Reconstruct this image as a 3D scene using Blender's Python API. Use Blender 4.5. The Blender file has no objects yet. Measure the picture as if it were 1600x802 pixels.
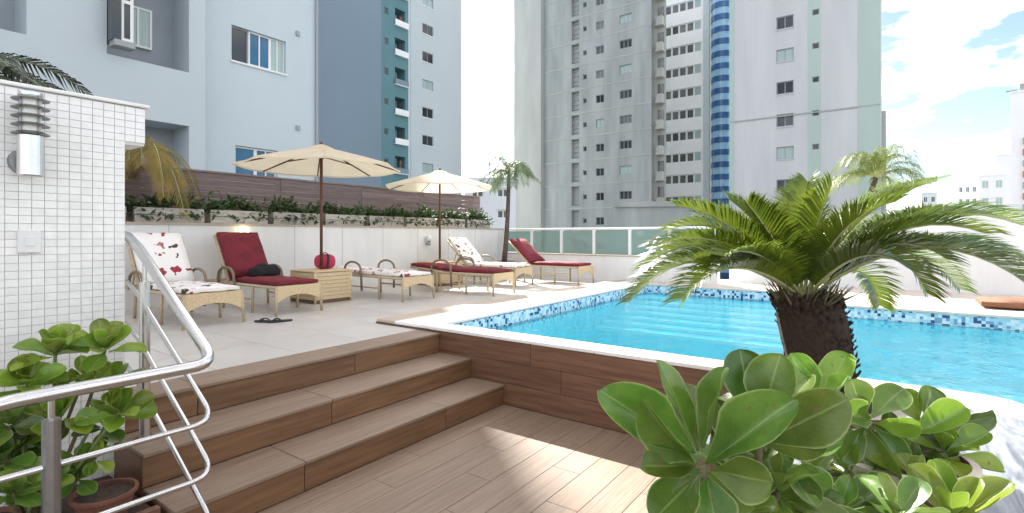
import bpy, bmesh, math, random
from mathutils import Vector, Matrix, Euler

SC = bpy.context.scene
COL = SC.collection
R = math.radians
PI = math.pi
rnd = random.Random(7)

# ------------------------------------------------------------------ camera, sky, sun, exposure
HEAD = math.atan2(0.5855, 0.8107)          # heading of the view, x = along the stairs, y = towards the lounger wall
CH, SH = math.cos(HEAD), math.sin(HEAD)
EYE = 1.5
cam_d = bpy.data.cameras.new('camera')
cam_d.sensor_width = 36
cam_d.lens = 36 * 810 / 1600
cam_d.shift_y = -33 / 1600
cam_d.clip_start = 0.02
cam_d.clip_end = 3000
cam = bpy.data.objects.new('camera', cam_d)
cam.location = (0, 0, EYE)
cam.rotation_euler = (R(90), 0, HEAD - R(90))
COL.objects.link(cam)
SC.camera = cam

SUN_H = HEAD + R(15.4)
SUN_E = R(37)
SUN_DIR = Vector((math.cos(SUN_E) * math.cos(SUN_H), math.cos(SUN_E) * math.sin(SUN_H), math.sin(SUN_E)))
world = bpy.data.worlds.new('World')
SC.world = world
world.use_nodes = True
wn, wl = world.node_tree.nodes, world.node_tree.links
wn.clear()
w_out = wn.new('ShaderNodeOutputWorld')
w_bg = wn.new('ShaderNodeBackground')
w_bg.inputs['Strength'].default_value = 0.05
sky = wn.new('ShaderNodeTexSky')
sky.sky_type = 'NISHITA'
sky.sun_disc = False
sky.sun_elevation = SUN_E
sky.sun_rotation = R(90) - SUN_H
sky.air_density = 0.78
sky.dust_density = 1.0
sky.ozone_density = 1.0
w_tc = wn.new('ShaderNodeTexCoord')
w_map = wn.new('ShaderNodeMapping')
w_map.inputs['Scale'].default_value = (1.6, 1.6, 5.0)
w_map.inputs['Location'].default_value = (0, 0, 0)
w_no = wn.new('ShaderNodeTexNoise')
w_no.inputs['Scale'].default_value = 3.2
w_no.inputs['Detail'].default_value = 7
w_no.inputs['Roughness'].default_value = 0.55
w_rp = wn.new('ShaderNodeValToRGB')
w_rp.color_ramp.elements[0].position = 0.46
w_rp.color_ramp.elements[1].position = 0.84
w_mx = wn.new('ShaderNodeMix')
w_mx.data_type = 'RGBA'
w_mx.inputs['B'].default_value = (32, 28.6, 25, 1)
wl.new(w_tc.outputs['Generated'], w_map.inputs['Vector'])
wl.new(w_map.outputs['Vector'], w_no.inputs['Vector'])
wl.new(w_no.outputs['Fac'], w_rp.inputs['Fac'])
wl.new(w_rp.outputs['Color'], w_mx.inputs['Factor'])
wl.new(sky.outputs['Color'], w_mx.inputs['A'])
wl.new(w_mx.outputs['Result'], w_bg.inputs['Color'])
wl.new(w_bg.outputs['Background'], w_out.inputs['Surface'])

sun_d = bpy.data.lights.new('sun', 'SUN')
sun_d.energy = 3.0
sun_d.angle = R(0.53)
sun_d.color = (1.0, 0.95, 0.88)
sun = bpy.data.objects.new('sun', sun_d)
sun.rotation_euler = (-SUN_DIR).to_track_quat('-Z', 'Y').to_euler()
sun.location = (0, 0, 50)
COL.objects.link(sun)

SC.view_settings.view_transform = 'Standard'
SC.view_settings.look = 'None'
SC.view_settings.gamma = 1
SC.view_settings.use_curve_mapping = False
SC.view_settings.exposure = 2.4
SC.cycles.max_bounces = 8
SC.cycles.transparent_max_bounces = 12
SC.cycles.use_denoising = True


def at(x, y, d):
    """point that lies d metres in front of the lens, x / y in photo pixels"""
    r = d * (x - 800) / 810
    return Vector((d * CH + r * SH, d * SH - r * CH, EYE + d * (368 - y) / 810))


def on_a(x, a):                     # y coordinate where the column x meets the plane X = a
    t = (x - 800) / 810
    d = a / (CH + SH * t)
    return d * (SH - CH * t), d


def on_b(x, b):                     # x coordinate where the column x meets the plane Y = b
    t = (x - 800) / 810
    d = b / (SH - CH * t)
    return d * (CH + SH * t), d


# ------------------------------------------------------------------ materials
MATS = {}


def mat(name, col, rough=0.6, metal=0.0, var=0.15, scale=6.0, stretch=(1, 1, 1), col2=None, rnd_v=0.0,
        bump=0.0, bscale=60.0, bstretch=None, spec=0.5, transl=0.0, coat=0.0, detail=5):
    m = bpy.data.materials.new(name)
    m.use_nodes = True
    n, l = m.node_tree.nodes, m.node_tree.links
    p = n['Principled BSDF']
    p.inputs['Roughness'].default_value = rough
    p.inputs['Metallic'].default_value = metal
    p.inputs['Specular IOR Level'].default_value = spec
    p.inputs['Coat Weight'].default_value = coat
    g = n.new('ShaderNodeNewGeometry')
    mp = n.new('ShaderNodeMapping')
    mp.inputs['Scale'].default_value = stretch
    l.new(g.outputs['Position'], mp.inputs['Vector'])
    no = n.new('ShaderNodeTexNoise')
    no.inputs['Scale'].default_value = scale
    no.inputs['Detail'].default_value = detail
    no.inputs['Roughness'].default_value = 0.6
    oi = n.new('ShaderNodeObjectInfo')
    if rnd_v:
        off = n.new('ShaderNodeVectorMath')
        off.operation = 'MULTIPLY_ADD'
        off.inputs[1].default_value = (17, 17, 17)
        l.new(oi.outputs['Random'], off.inputs[0])
        l.new(mp.outputs['Vector'], off.inputs[2])
        l.new(off.outputs[0], no.inputs['Vector'])
    else:
        l.new(mp.outputs['Vector'], no.inputs['Vector'])
    rp = n.new('ShaderNodeValToRGB')
    rp.color_ramp.elements[0].position = 0.28
    rp.color_ramp.elements[1].position = 0.72
    c2 = col2 if col2 else tuple(min(1, c * (1 + var)) for c in col)
    c1 = col if col2 else tuple(c * (1 - var) for c in col)
    rp.color_ramp.elements[0].color = (*c1, 1)
    rp.color_ramp.elements[1].color = (*c2, 1)
    l.new(no.outputs['Fac'], rp.inputs['Fac'])
    colout = rp.outputs['Color']
    if rnd_v:
        hs = n.new('ShaderNodeHueSaturation')
        mr = n.new('ShaderNodeMapRange')
        mr.inputs['To Min'].default_value = 1 - rnd_v
        mr.inputs['To Max'].default_value = 1 + rnd_v
        l.new(oi.outputs['Random'], mr.inputs['Value'])
        l.new(mr.outputs['Result'], hs.inputs['Value'])
        l.new(colout, hs.inputs['Color'])
        colout = hs.outputs['Color']
    l.new(colout, p.inputs['Base Color'])
    if bump:
        bn = n.new('ShaderNodeTexNoise')
        bn.inputs['Scale'].default_value = bscale
        bn.inputs['Detail'].default_value = 3
        if bstretch:
            mp2 = n.new('ShaderNodeMapping')
            mp2.inputs['Scale'].default_value = bstretch
            l.new(g.outputs['Position'], mp2.inputs['Vector'])
            l.new(mp2.outputs['Vector'], bn.inputs['Vector'])
        else:
            l.new(g.outputs['Position'], bn.inputs['Vector'])
        b = n.new('ShaderNodeBump')
        b.inputs['Strength'].default_value = bump
        b.inputs['Distance'].default_value = 0.01
        l.new(bn.outputs['Fac'], b.inputs['Height'])
        l.new(b.outputs['Normal'], p.inputs['Normal'])
    if transl:
        out = n['Material Output']
        tr = n.new('ShaderNodeBsdfTranslucent')
        l.new(colout, tr.inputs['Color'])
        mx = n.new('ShaderNodeMixShader')
        mx.inputs['Fac'].default_value = transl
        l.new(p.outputs['BSDF'], mx.inputs[1])
        l.new(tr.outputs['BSDF'], mx.inputs[2])
        l.new(mx.outputs['Shader'], out.inputs['Surface'])
    MATS[name] = m
    return m


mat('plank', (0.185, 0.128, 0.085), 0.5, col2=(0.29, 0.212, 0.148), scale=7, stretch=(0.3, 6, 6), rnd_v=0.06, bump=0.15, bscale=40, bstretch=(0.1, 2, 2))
mat('plank_shaded', (0.115, 0.058, 0.027), 0.45, col2=(0.225, 0.125, 0.062), scale=5, stretch=(0.4, 6, 6), rnd_v=0.12, bump=0.15, bscale=40, bstretch=(0.1, 2, 2))  # same tile as plank, the risers' dimmer light put into the colour
mat('wall_wood', (0.095, 0.045, 0.025), 0.45, col2=(0.20, 0.105, 0.06), scale=5, stretch=(6, 0.4, 6), rnd_v=0.14, bump=0.15, bscale=40, bstretch=(2, 0.1, 2))
mat('grout_dark', (0.16, 0.115, 0.08), 0.9)
mat('grout_pale', (0.40, 0.39, 0.36), 0.9)
mat('deck_tile', (0.55, 0.535, 0.50), 0.32, var=0.10, scale=1.6, rnd_v=0.035, bump=0.03, bscale=30)
mat('coping', (0.80, 0.79, 0.76), 0.5, var=0.06, scale=5, rnd_v=0.04, bump=0.05)
mat('coping_beige', (0.46, 0.38, 0.29), 0.55, var=0.12, scale=5, rnd_v=0.06, bump=0.06)
mat('far_deck', (0.62, 0.55, 0.48), 0.6, var=0.1, scale=3)
mat('white_paint', (0.69, 0.69, 0.67), 0.6, col2=(0.79, 0.79, 0.775), scale=4, stretch=(1, 1, 0.25), detail=8, bump=0.05, bscale=50)
mat('wall_tile', (0.80, 0.80, 0.77), 0.2, var=0.06, scale=25, rnd_v=0.05)
mat('wall_tile_grout', (0.78, 0.78, 0.75), 0.9)
mat('steel', (0.62, 0.62, 0.61), 0.24, metal=1, var=0.05, scale=20)
mat('steel_dark', (0.30, 0.30, 0.30), 0.38, metal=1, var=0.1, scale=30)
mat('black', (0.018, 0.018, 0.020), 0.7, var=0.3, scale=20)
mat('frosted', (0.75, 0.78, 0.74), 0.35, var=0.04)
mat('wicker', (0.50, 0.37, 0.20), 0.6, col2=(0.72, 0.57, 0.36), scale=70, bump=0.7, bscale=130)
mat('wicker_dark', (0.13, 0.075, 0.04), 0.6, var=0.3, scale=60, bump=0.6, bscale=120)
mat('cane', (0.45, 0.35, 0.22), 0.5, var=0.2, scale=40, bump=0.3, bscale=120)
mat('cane_dark', (0.20, 0.15, 0.10), 0.5, var=0.2, scale=40, bump=0.3, bscale=120)
mat('maroon', (0.16, 0.012, 0.022), 0.85, var=0.3, scale=7, bump=0.6, bscale=16)
mat('pink_bag', (0.42, 0.02, 0.07), 0.6, var=0.25, scale=14, bump=0.3, bscale=60)
mat('canvas', (0.84, 0.745, 0.55), 0.8, var=0.05, scale=4, bump=0.15, bscale=200, transl=0.5)
mat('dark_wood', (0.10, 0.038, 0.018), 0.5, var=0.3, scale=10, stretch=(5, 5, 0.8))
mat('fence_wood', (0.135, 0.098, 0.090), 0.75, col2=(0.23, 0.175, 0.16), scale=5, stretch=(0.5, 4, 8), rnd_v=0.15, bump=0.3, bscale=40, bstretch=(0.2, 2, 3))
mat('planter_wood', (0.34, 0.31, 0.27), 0.85, col2=(0.56, 0.53, 0.48), scale=8, stretch=(0.8, 4, 6), rnd_v=0.15, bump=0.4, bscale=40, bstretch=(0.4, 2, 3))
mat('soil', (0.045, 0.028, 0.018), 0.95, var=0.5, scale=30, bump=0.8, bscale=60)
mat('terracotta', (0.15, 0.06, 0.035), 0.8, var=0.3, scale=7, bump=0.2, bscale=60)
mat('rim', (0.60, 0.53, 0.44), 0.8, var=0.15, scale=9)
mat('stone_pot', (0.28, 0.24, 0.20), 0.9, var=0.4, scale=14, bump=0.6, bscale=30)
mat('hedge_leaf', (0.025, 0.055, 0.016), 0.6, col2=(0.07, 0.12, 0.035), scale=9, transl=0.25)
mat('palm_leaf', (0.06, 0.11, 0.045), 0.5, col2=(0.13, 0.19, 0.08), scale=8, transl=0.3)
mat('palm_dark', (0.035, 0.055, 0.025), 0.5, var=0.3, scale=8, transl=0.2)
mat('palm_gold', (0.16, 0.15, 0.035), 0.6, col2=(0.38, 0.24, 0.05), scale=4, transl=0.35)
mat('palm_lime', (0.10, 0.16, 0.03), 0.5, col2=(0.22, 0.26, 0.06), scale=4, transl=0.4)
mat('trunk_palm', (0.10, 0.075, 0.06), 0.9, var=0.4, scale=10, stretch=(1, 1, 5), bump=0.6, bscale=30, bstretch=(1, 1, 4))
mat('cycad_leaf', (0.050, 0.100, 0.012), 0.30, col2=(0.19, 0.245, 0.022), scale=6, rnd_v=0.3, transl=0.36)
mat('rachis', (0.36, 0.36, 0.15), 0.5, var=0.2, scale=20)
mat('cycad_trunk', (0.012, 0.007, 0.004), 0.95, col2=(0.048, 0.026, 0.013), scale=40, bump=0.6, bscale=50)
mat('stem', (0.12, 0.10, 0.05), 0.8, var=0.3, scale=30, bump=0.4, bscale=60)
mat('stem_green', (0.13, 0.17, 0.06), 0.6, var=0.2, scale=30)
mat('glass_frame', (0.80, 0.81, 0.80), 0.4, var=0.03)
mat('bld_blue', (0.475, 0.555, 0.585), 0.75, var=0.03, scale=0.4, bump=0.05, bscale=20)
mat('bld_blue_grey', (0.46, 0.52, 0.545), 0.75, var=0.03, scale=0.4, bump=0.05, bscale=20)
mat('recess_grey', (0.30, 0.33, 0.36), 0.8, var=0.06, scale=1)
mat('slate_blue', (0.185, 0.26, 0.325), 0.75, var=0.06, scale=0.15, stretch=(1, 1, 0.4))
mat('teal', (0.10, 0.225, 0.255), 0.7, var=0.08, scale=0.3)
mat('wing_white', (0.49, 0.56, 0.585), 0.75, var=0.05, scale=0.15, stretch=(1, 1, 0.3))
mat('concrete', (0.225, 0.255, 0.255), 0.85, col2=(0.38, 0.41, 0.41), scale=0.7, stretch=(1, 1, 0.16), bump=0.1, bscale=4, detail=8)
mat('concrete_pale', (0.32, 0.34, 0.325), 0.85, col2=(0.44, 0.455, 0.435), scale=0.4, stretch=(1, 1, 0.22), detail=8)
mat('tower_white', (0.44, 0.47, 0.485), 0.7, col2=(0.57, 0.595, 0.605), scale=0.35, stretch=(1, 1, 0.15), detail=8)
mat('tower_green', (0.39, 0.50, 0.465), 0.7, var=0.05, scale=0.4, stretch=(1, 1, 0.2))
mat('tower_joint', (0.33, 0.36, 0.37), 0.8)
mat('band_white', (0.79, 0.83, 0.84), 0.7, var=0.04, scale=0.5)
mat('band_blue', (0.03, 0.11, 0.28), 0.25, var=0.2, scale=1)
mat('band_sky', (0.26, 0.48, 0.66), 0.2, var=0.15, scale=1)
mat('frame_white', (0.72, 0.73, 0.72), 0.5, var=0.03)
mat('frame_grey', (0.30, 0.32, 0.33), 0.5, var=0.05)
mat('pane_dark', (0.035, 0.045, 0.05), 0.12, var=0.4, scale=0.7, rnd_v=0.5)
mat('pane_grey', (0.13, 0.14, 0.14), 0.15, var=0.4, scale=0.7, rnd_v=0.4)
mat('pane_blue', (0.03, 0.12, 0.22), 0.1, var=0.3, scale=0.5, rnd_v=0.3)
mat('pane_curtain', (0.34, 0.45, 0.44), 0.25, var=0.12, scale=5, stretch=(6, 6, 0.3))
mat('brick_orange', (0.45, 0.17, 0.07), 0.8, var=0.1)
mat('far_white', (0.70, 0.73, 0.76), 0.8, var=0.04, scale=0.1)
mat('ground', (0.20, 0.19, 0.18), 0.95, var=0.2, scale=0.3)
mat('mat_brown', (0.20, 0.085, 0.045), 0.8, var=0.25, scale=8, bump=0.3)
mat('towel_black', (0.012, 0.011, 0.012), 0.95, var=0.3, scale=20, bump=0.6, bscale=80)
mat('pool_floor', (0.10, 0.66, 0.82), 0.4, var=0.08, scale=2)
mat('pool_step', (0.22, 0.70, 0.84), 0.4, var=0.05, scale=2)


def special_materials():
    # lit lamp glass
    m = bpy.data.materials.new('lamp_glow'); m.use_nodes = True
    p = m.node_tree.nodes['Principled BSDF']
    p.inputs['Base Color'].default_value = (0.9, 0.8, 0.5, 1)
    p.inputs['Emission Color'].default_value = (1.0, 0.85, 0.45, 1)
    p.inputs['Emission Strength'].default_value = 0.8
    MATS['lamp_glow'] = m
    # greenish balustrade glass
    m = bpy.data.materials.new('rail_glass'); m.use_nodes = True
    n, l = m.node_tree.nodes, m.node_tree.links
    out = n['Material Output']; n.remove(n['Principled BSDF'])
    tr = n.new('ShaderNodeBsdfTransparent'); tr.inputs['Color'].default_value = (0.62, 0.76, 0.71, 1)
    gl = n.new('ShaderNodeBsdfGlossy'); gl.inputs['Roughness'].default_value = 0.05
    gl.inputs['Color'].default_value = (0.8, 0.9, 0.86, 1)
    df = n.new('ShaderNodeBsdfDiffuse'); df.inputs['Color'].default_value = (0.38, 0.52, 0.49, 1)
    fr = n.new('ShaderNodeFresnel'); fr.inputs['IOR'].default_value = 1.5
    m1 = n.new('ShaderNodeMixShader'); m1.inputs['Fac'].default_value = 0.45
    m2 = n.new('ShaderNodeMixShader')
    l.new(tr.outputs[0], m1.inputs[1]); l.new(df.outputs[0], m1.inputs[2])
    l.new(fr.outputs[0], m2.inputs['Fac']); l.new(m1.outputs[0], m2.inputs[1]); l.new(gl.outputs[0], m2.inputs[2])
    l.new(m2.outputs[0], out.inputs['Surface'])
    MATS['rail_glass'] = m
    # pool water
    m = bpy.data.materials.new('water'); m.use_nodes = True
    n, l = m.node_tree.nodes, m.node_tree.links
    out = n['Material Output']; n.remove(n['Principled BSDF'])
    tr = n.new('ShaderNodeBsdfTransparent'); tr.inputs['Color'].default_value = (0.55, 0.93, 0.98, 1)
    gl = n.new('ShaderNodeBsdfGlossy'); gl.inputs['Roughness'].default_value = 0.03
    fr = n.new('ShaderNodeFresnel'); fr.inputs['IOR'].default_value = 1.33
    mx = n.new('ShaderNodeMixShader')
    g = n.new('ShaderNodeNewGeometry')
    mp = n.new('ShaderNodeMapping'); mp.inputs['Scale'].default_value = (1, 1.5, 1)
    no = n.new('ShaderNodeTexNoise'); no.inputs['Scale'].default_value = 6.0; no.inputs['Detail'].default_value = 5
    no.inputs['Distortion'].default_value = 0.8
    b = n.new('ShaderNodeBump'); b.inputs['Strength'].default_value = 0.4; b.inputs['Distance'].default_value = 0.045
    l.new(g.outputs['Position'], mp.inputs['Vector']); l.new(mp.outputs[0], no.inputs['Vector'])
    n2 = n.new('ShaderNodeTexNoise'); n2.inputs['Scale'].default_value = 1.7; n2.inputs['Detail'].default_value = 2
    l.new(mp.outputs[0], n2.inputs['Vector'])
    am = n.new('ShaderNodeMath'); am.operation = 'MULTIPLY_ADD'; am.inputs[1].default_value = 2.2
    l.new(n2.outputs['Fac'], am.inputs[0]); l.new(no.outputs['Fac'], am.inputs[2])
    l.new(am.outputs[0], b.inputs['Height'])
    l.new(b.outputs[0], fr.inputs['Normal']); l.new(b.outputs[0], gl.inputs['Normal'])
    df = n.new('ShaderNodeBsdfDiffuse'); df.inputs['Color'].default_value = (0.015, 0.42, 0.60, 1)
    ms = n.new('ShaderNodeMixShader'); ms.inputs['Fac'].default_value = 0.28
    l.new(tr.outputs[0], ms.inputs[1]); l.new(df.outputs[0], ms.inputs[2])
    mu = n.new('ShaderNodeMath'); mu.operation = 'MULTIPLY'; mu.inputs[1].default_value = 0.85
    l.new(fr.outputs[0], mu.inputs[0])
    l.new(mu.outputs[0], mx.inputs['Fac']); l.new(ms.outputs[0], mx.inputs[1]); l.new(gl.outputs[0], mx.inputs[2])
    l.new(mx.outputs[0], out.inputs['Surface'])
    MATS['water'] = m
    # pool mosaic
    m = bpy.data.materials.new('mosaic'); m.use_nodes = True
    n, l = m.node_tree.nodes, m.node_tree.links
    p = n['Principled BSDF']; p.inputs['Roughness'].default_value = 0.25
    g = n.new('ShaderNodeNewGeometry')
    sc = n.new('ShaderNodeVectorMath'); sc.operation = 'SCALE'; sc.inputs['Scale'].default_value = 1 / 0.035
    fl = n.new('ShaderNodeVectorMath'); fl.operation = 'FLOOR'
    ad = n.new('ShaderNodeVectorMath'); ad.operation = 'ADD'; ad.inputs[1].default_value = (0.31, 0.37, 0.23)
    wh = n.new('ShaderNodeTexWhiteNoise'); wh.noise_dimensions = '3D'
    rp = n.new('ShaderNodeValToRGB'); rp.color_ramp.interpolation = 'CONSTANT'
    e = rp.color_ramp.elements
    e[0].position = 0; e[0].color = (0.02, 0.06, 0.20, 1)
    e[1].position = 0.13; e[1].color = (0.14, 0.32, 0.50, 1)
    for pos, c in ((0.26, (0.34, 0.62, 0.76, 1)), (0.55, (0.52, 0.74, 0.82, 1)), (0.80, (0.66, 0.80, 0.84, 1))):
        k = e.new(pos); k.color = c
    fr = n.new('ShaderNodeVectorMath'); fr.operation = 'FRACTION'
    l.new(g.outputs['Position'], sc.inputs[0]); l.new(sc.outputs[0], ad.inputs[0])
    l.new(ad.outputs[0], fl.inputs[0]); l.new(fl.outputs[0], wh.inputs['Vector'])
    l.new(wh.outputs['Value'], rp.inputs['Fac']); l.new(rp.outputs['Color'], p.inputs['Base Color'])
    MATS['mosaic'] = m
    # small tiles on the pool floor and steps
    for nm in ('pool_floor', 'pool_step'):
        pm = MATS[nm]; n, l = pm.node_tree.nodes, pm.node_tree.links
        p = n['Principled BSDF']; src = p.inputs['Base Color'].links[0].from_socket
        g = n.new('ShaderNodeNewGeometry')
        sc = n.new('ShaderNodeVectorMath'); sc.operation = 'MULTIPLY_ADD'; sc.inputs[1].default_value = (10, 10, 10); sc.inputs[2].default_value = (.37, .41, .29)
        fl = n.new('ShaderNodeVectorMath'); fl.operation = 'FLOOR'
        wh = n.new('ShaderNodeTexWhiteNoise'); wh.noise_dimensions = '3D'
        mr = n.new('ShaderNodeMapRange'); mr.inputs['To Min'].default_value = .82; mr.inputs['To Max'].default_value = 1.12
        hs = n.new('ShaderNodeHueSaturation')
        l.new(g.outputs['Position'], sc.inputs[0]); l.new(sc.outputs[0], fl.inputs[0]); l.new(fl.outputs[0], wh.inputs['Vector'])
        l.new(wh.outputs['Value'], mr.inputs['Value']); l.new(mr.outputs[0], hs.inputs['Value']); l.new(src, hs.inputs['Color'])
        l.new(hs.outputs[0], p.inputs['Base Color'])
    # marble
    m = mat('marble', (0.72, 0.72, 0.70), 0.3)
    n, l = m.node_tree.nodes, m.node_tree.links
    p = n['Principled BSDF']
    g = n.new('ShaderNodeNewGeometry')
    mp = n.new('ShaderNodeMapping'); mp.inputs['Rotation'].default_value = (0, 0, 0.5); mp.inputs['Scale'].default_value = (1.2, 7, 1)
    no = n.new('ShaderNodeTexNoise'); no.inputs['Scale'].default_value = 2.2; no.inputs['Detail'].default_value = 9
    no.inputs['Distortion'].default_value = 1.4; no.inputs['Roughness'].default_value = 0.62
    rp = n.new('ShaderNodeValToRGB'); e = rp.color_ramp.elements
    e[0].position = 0.36; e[0].color = (0.06, 0.07, 0.085, 1)
    e[1].position = 0.62; e[1].color = (0.30, 0.32, 0.33, 1)
    k = e.new(0.47); k.color = (0.15, 0.17, 0.19, 1)
    l.new(g.outputs['Position'], mp.inputs['Vector']); l.new(mp.outputs[0], no.inputs['Vector'])
    l.new(no.outputs['Fac'], rp.inputs['Fac']); l.new(rp.outputs['Color'], p.inputs['Base Color'])
    # flower print cloth
    m = mat('floral', (0.8, 0.78, 0.74), 0.85)
    n, l = m.node_tree.nodes, m.node_tree.links
    p = n['Principled BSDF']
    g = n.new('ShaderNodeNewGeometry')
    ns = n.new('ShaderNodeTexNoise'); ns.inputs['Scale'].default_value = 9
    mxv = n.new('ShaderNodeMix'); mxv.data_type = 'VECTOR'; mxv.inputs['Factor'].default_value = 0.2
    vo = n.new('ShaderNodeTexVoronoi'); vo.inputs['Scale'].default_value = 8.5
    l.new(g.outputs['Position'], ns.inputs['Vector'])
    l.new(g.outputs['Position'], mxv.inputs['A']); l.new(ns.outputs['Color'], mxv.inputs['B'])
    l.new(mxv.outputs['Result'], vo.inputs['Vector'])
    lt = n.new('ShaderNodeMath'); lt.operation = 'LESS_THAN'; lt.inputs[1].default_value = 0.33
    l.new(vo.outputs['Distance'], lt.inputs[0])
    sp = n.new('ShaderNodeSeparateColor'); l.new(vo.outputs['Color'], sp.inputs[0])
    rp = n.new('ShaderNodeValToRGB'); rp.color_ramp.interpolation = 'CONSTANT'; e = rp.color_ramp.elements
    e[0].position = 0; e[0].color = (0.30, 0.03, 0.04, 1)
    e[1].position = 0.35; e[1].color = (0.06, 0.05, 0.04, 1)
    k = e.new(0.5); k.color = (0.45, 0.16, 0.14, 1)
    k = e.new(0.68); k.color = (0.78, 0.74, 0.70, 1)
    l.new(sp.outputs[0], rp.inputs['Fac'])
    mc = n.new('ShaderNodeMix'); mc.data_type = 'RGBA'; mc.inputs['A'].default_value = (0.78, 0.76, 0.72, 1)
    l.new(lt.outputs[0], mc.inputs['Factor']); l.new(rp.outputs['Color'], mc.inputs['B'])
    l.new(mc.outputs['Result'], p.inputs['Base Color'])
    # big glossy leaves with a pale midrib (uses the leaf's own UV)
    for nm, ca, cb, tl in (('leaf', (0.050, 0.120, 0.012), (0.155, 0.265, 0.038), 0.28), ('leaf_bright', (0.13, 0.24, 0.014), (0.27, 0.39, 0.05), 0.32)):
        m = mat(nm, ca, 0.30, col2=cb, scale=9, rnd_v=0.32, transl=tl, spec=0.6, bump=0.12, bscale=45)
        n, l = m.node_tree.nodes, m.node_tree.links
        p = n['Principled BSDF']
        src = p.inputs['Base Color'].links[0].from_socket
        tc = n.new('ShaderNodeTexCoord'); sx = n.new('ShaderNodeSeparateXYZ'); l.new(tc.outputs['UV'], sx.inputs[0])
        s1 = n.new('ShaderNodeMath'); s1.operation = 'SUBTRACT'; s1.inputs[1].default_value = 0.5; l.new(sx.outputs['X'], s1.inputs[0])
        ab = n.new('ShaderNodeMath'); ab.operation = 'ABSOLUTE'; l.new(s1.outputs[0], ab.inputs[0])
        rp = n.new('ShaderNodeValToRGB'); e = rp.color_ramp.elements
        e[0].position = 0.0; e[0].color = (0.4, 0.4, 0.4, 1)
        e[1].position = 0.035; e[1].color = (0, 0, 0, 1)
        k = e.new(0.455); k.color = (0, 0, 0, 1)
        k = e.new(0.49); k.color = (0.6, 0.6, 0.6, 1)
        l.new(ab.outputs[0], rp.inputs['Fac'])
        # faint side veins
        v1 = n.new('ShaderNodeMath'); v1.operation = 'MULTIPLY_ADD'; v1.inputs[1].default_value = -0.8; l.new(ab.outputs[0], v1.inputs[0]); l.new(sx.outputs['Y'], v1.inputs[2])
        v2 = n.new('ShaderNodeMath'); v2.operation = 'MULTIPLY'; v2.inputs[1].default_value = 75; l.new(v1.outputs[0], v2.inputs[0])
        v3 = n.new('ShaderNodeMath'); v3.operation = 'SINE'; l.new(v2.outputs[0], v3.inputs[0])
        v4 = n.new('ShaderNodeMath'); v4.operation = 'MULTIPLY_ADD'; v4.inputs[1].default_value = 0.022; l.new(v3.outputs[0], v4.inputs[0]); l.new(rp.outputs['Color'], v4.inputs[2])
        mc = n.new('ShaderNodeMix'); mc.data_type = 'RGBA'; mc.clamp_factor = True; mc.inputs['B'].default_value = (0.42, 0.50, 0.20, 1)
        oi = n.new('ShaderNodeObjectInfo')
        hu = n.new('ShaderNodeHueSaturation')
        hm = n.new('ShaderNodeMath'); hm.operation = 'MULTIPLY'; hm.inputs[1].default_value = 7.31; l.new(oi.outputs['Random'], hm.inputs[0])
        hf = n.new('ShaderNodeMath'); hf.operation = 'FRACT'; l.new(hm.outputs[0], hf.inputs[0])
        hr_ = n.new('ShaderNodeMapRange'); hr_.inputs['To Min'].default_value = .475; hr_.inputs['To Max'].default_value = .515
        l.new(hf.outputs[0], hr_.inputs['Value']); l.new(hr_.outputs[0], hu.inputs['Hue']); l.new(src, hu.inputs['Color'])
        # dry specks
        gg = n.new('ShaderNodeNewGeometry')
        bn = n.new('ShaderNodeTexNoise'); bn.inputs['Scale'].default_value = 38; bn.inputs['Detail'].default_value = 2
        l.new(gg.outputs['Position'], bn.inputs['Vector'])
        br_ = n.new('ShaderNodeValToRGB'); br_.color_ramp.elements[0].position = .66; br_.color_ramp.elements[1].position = .74
        l.new(bn.outputs['Fac'], br_.inputs['Fac'])
        sm = n.new('ShaderNodeMix'); sm.data_type = 'RGBA'; sm.inputs['B'].default_value = (0.16, 0.13, 0.04, 1)
        l.new(br_.outputs['Color'], sm.inputs['Factor']); l.new(hu.outputs['Color'], sm.inputs['A'])
        l.new(v4.outputs[0], mc.inputs['Factor']); l.new(sm.outputs['Result'], mc.inputs['A'])
        # paler underside
        ud = n.new('ShaderNodeMix'); ud.data_type = 'RGBA'; ud.inputs['B'].default_value = (0.20, 0.29, 0.09, 1)
        uf = n.new('ShaderNodeMath'); uf.operation = 'MULTIPLY'; uf.inputs[1].default_value = .4
        l.new(gg.outputs['Backfacing'], uf.inputs[0]); l.new(uf.outputs[0], ud.inputs['Factor']); l.new(mc.outputs['Result'], ud.inputs['A'])
        l.new(ud.outputs['Result'], p.inputs['Base Color'])
        for nd in n:
            if nd.type == 'BSDF_TRANSLUCENT':
                l.new(mc.outputs['Result'], nd.inputs['Color'])


special_materials()


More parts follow.
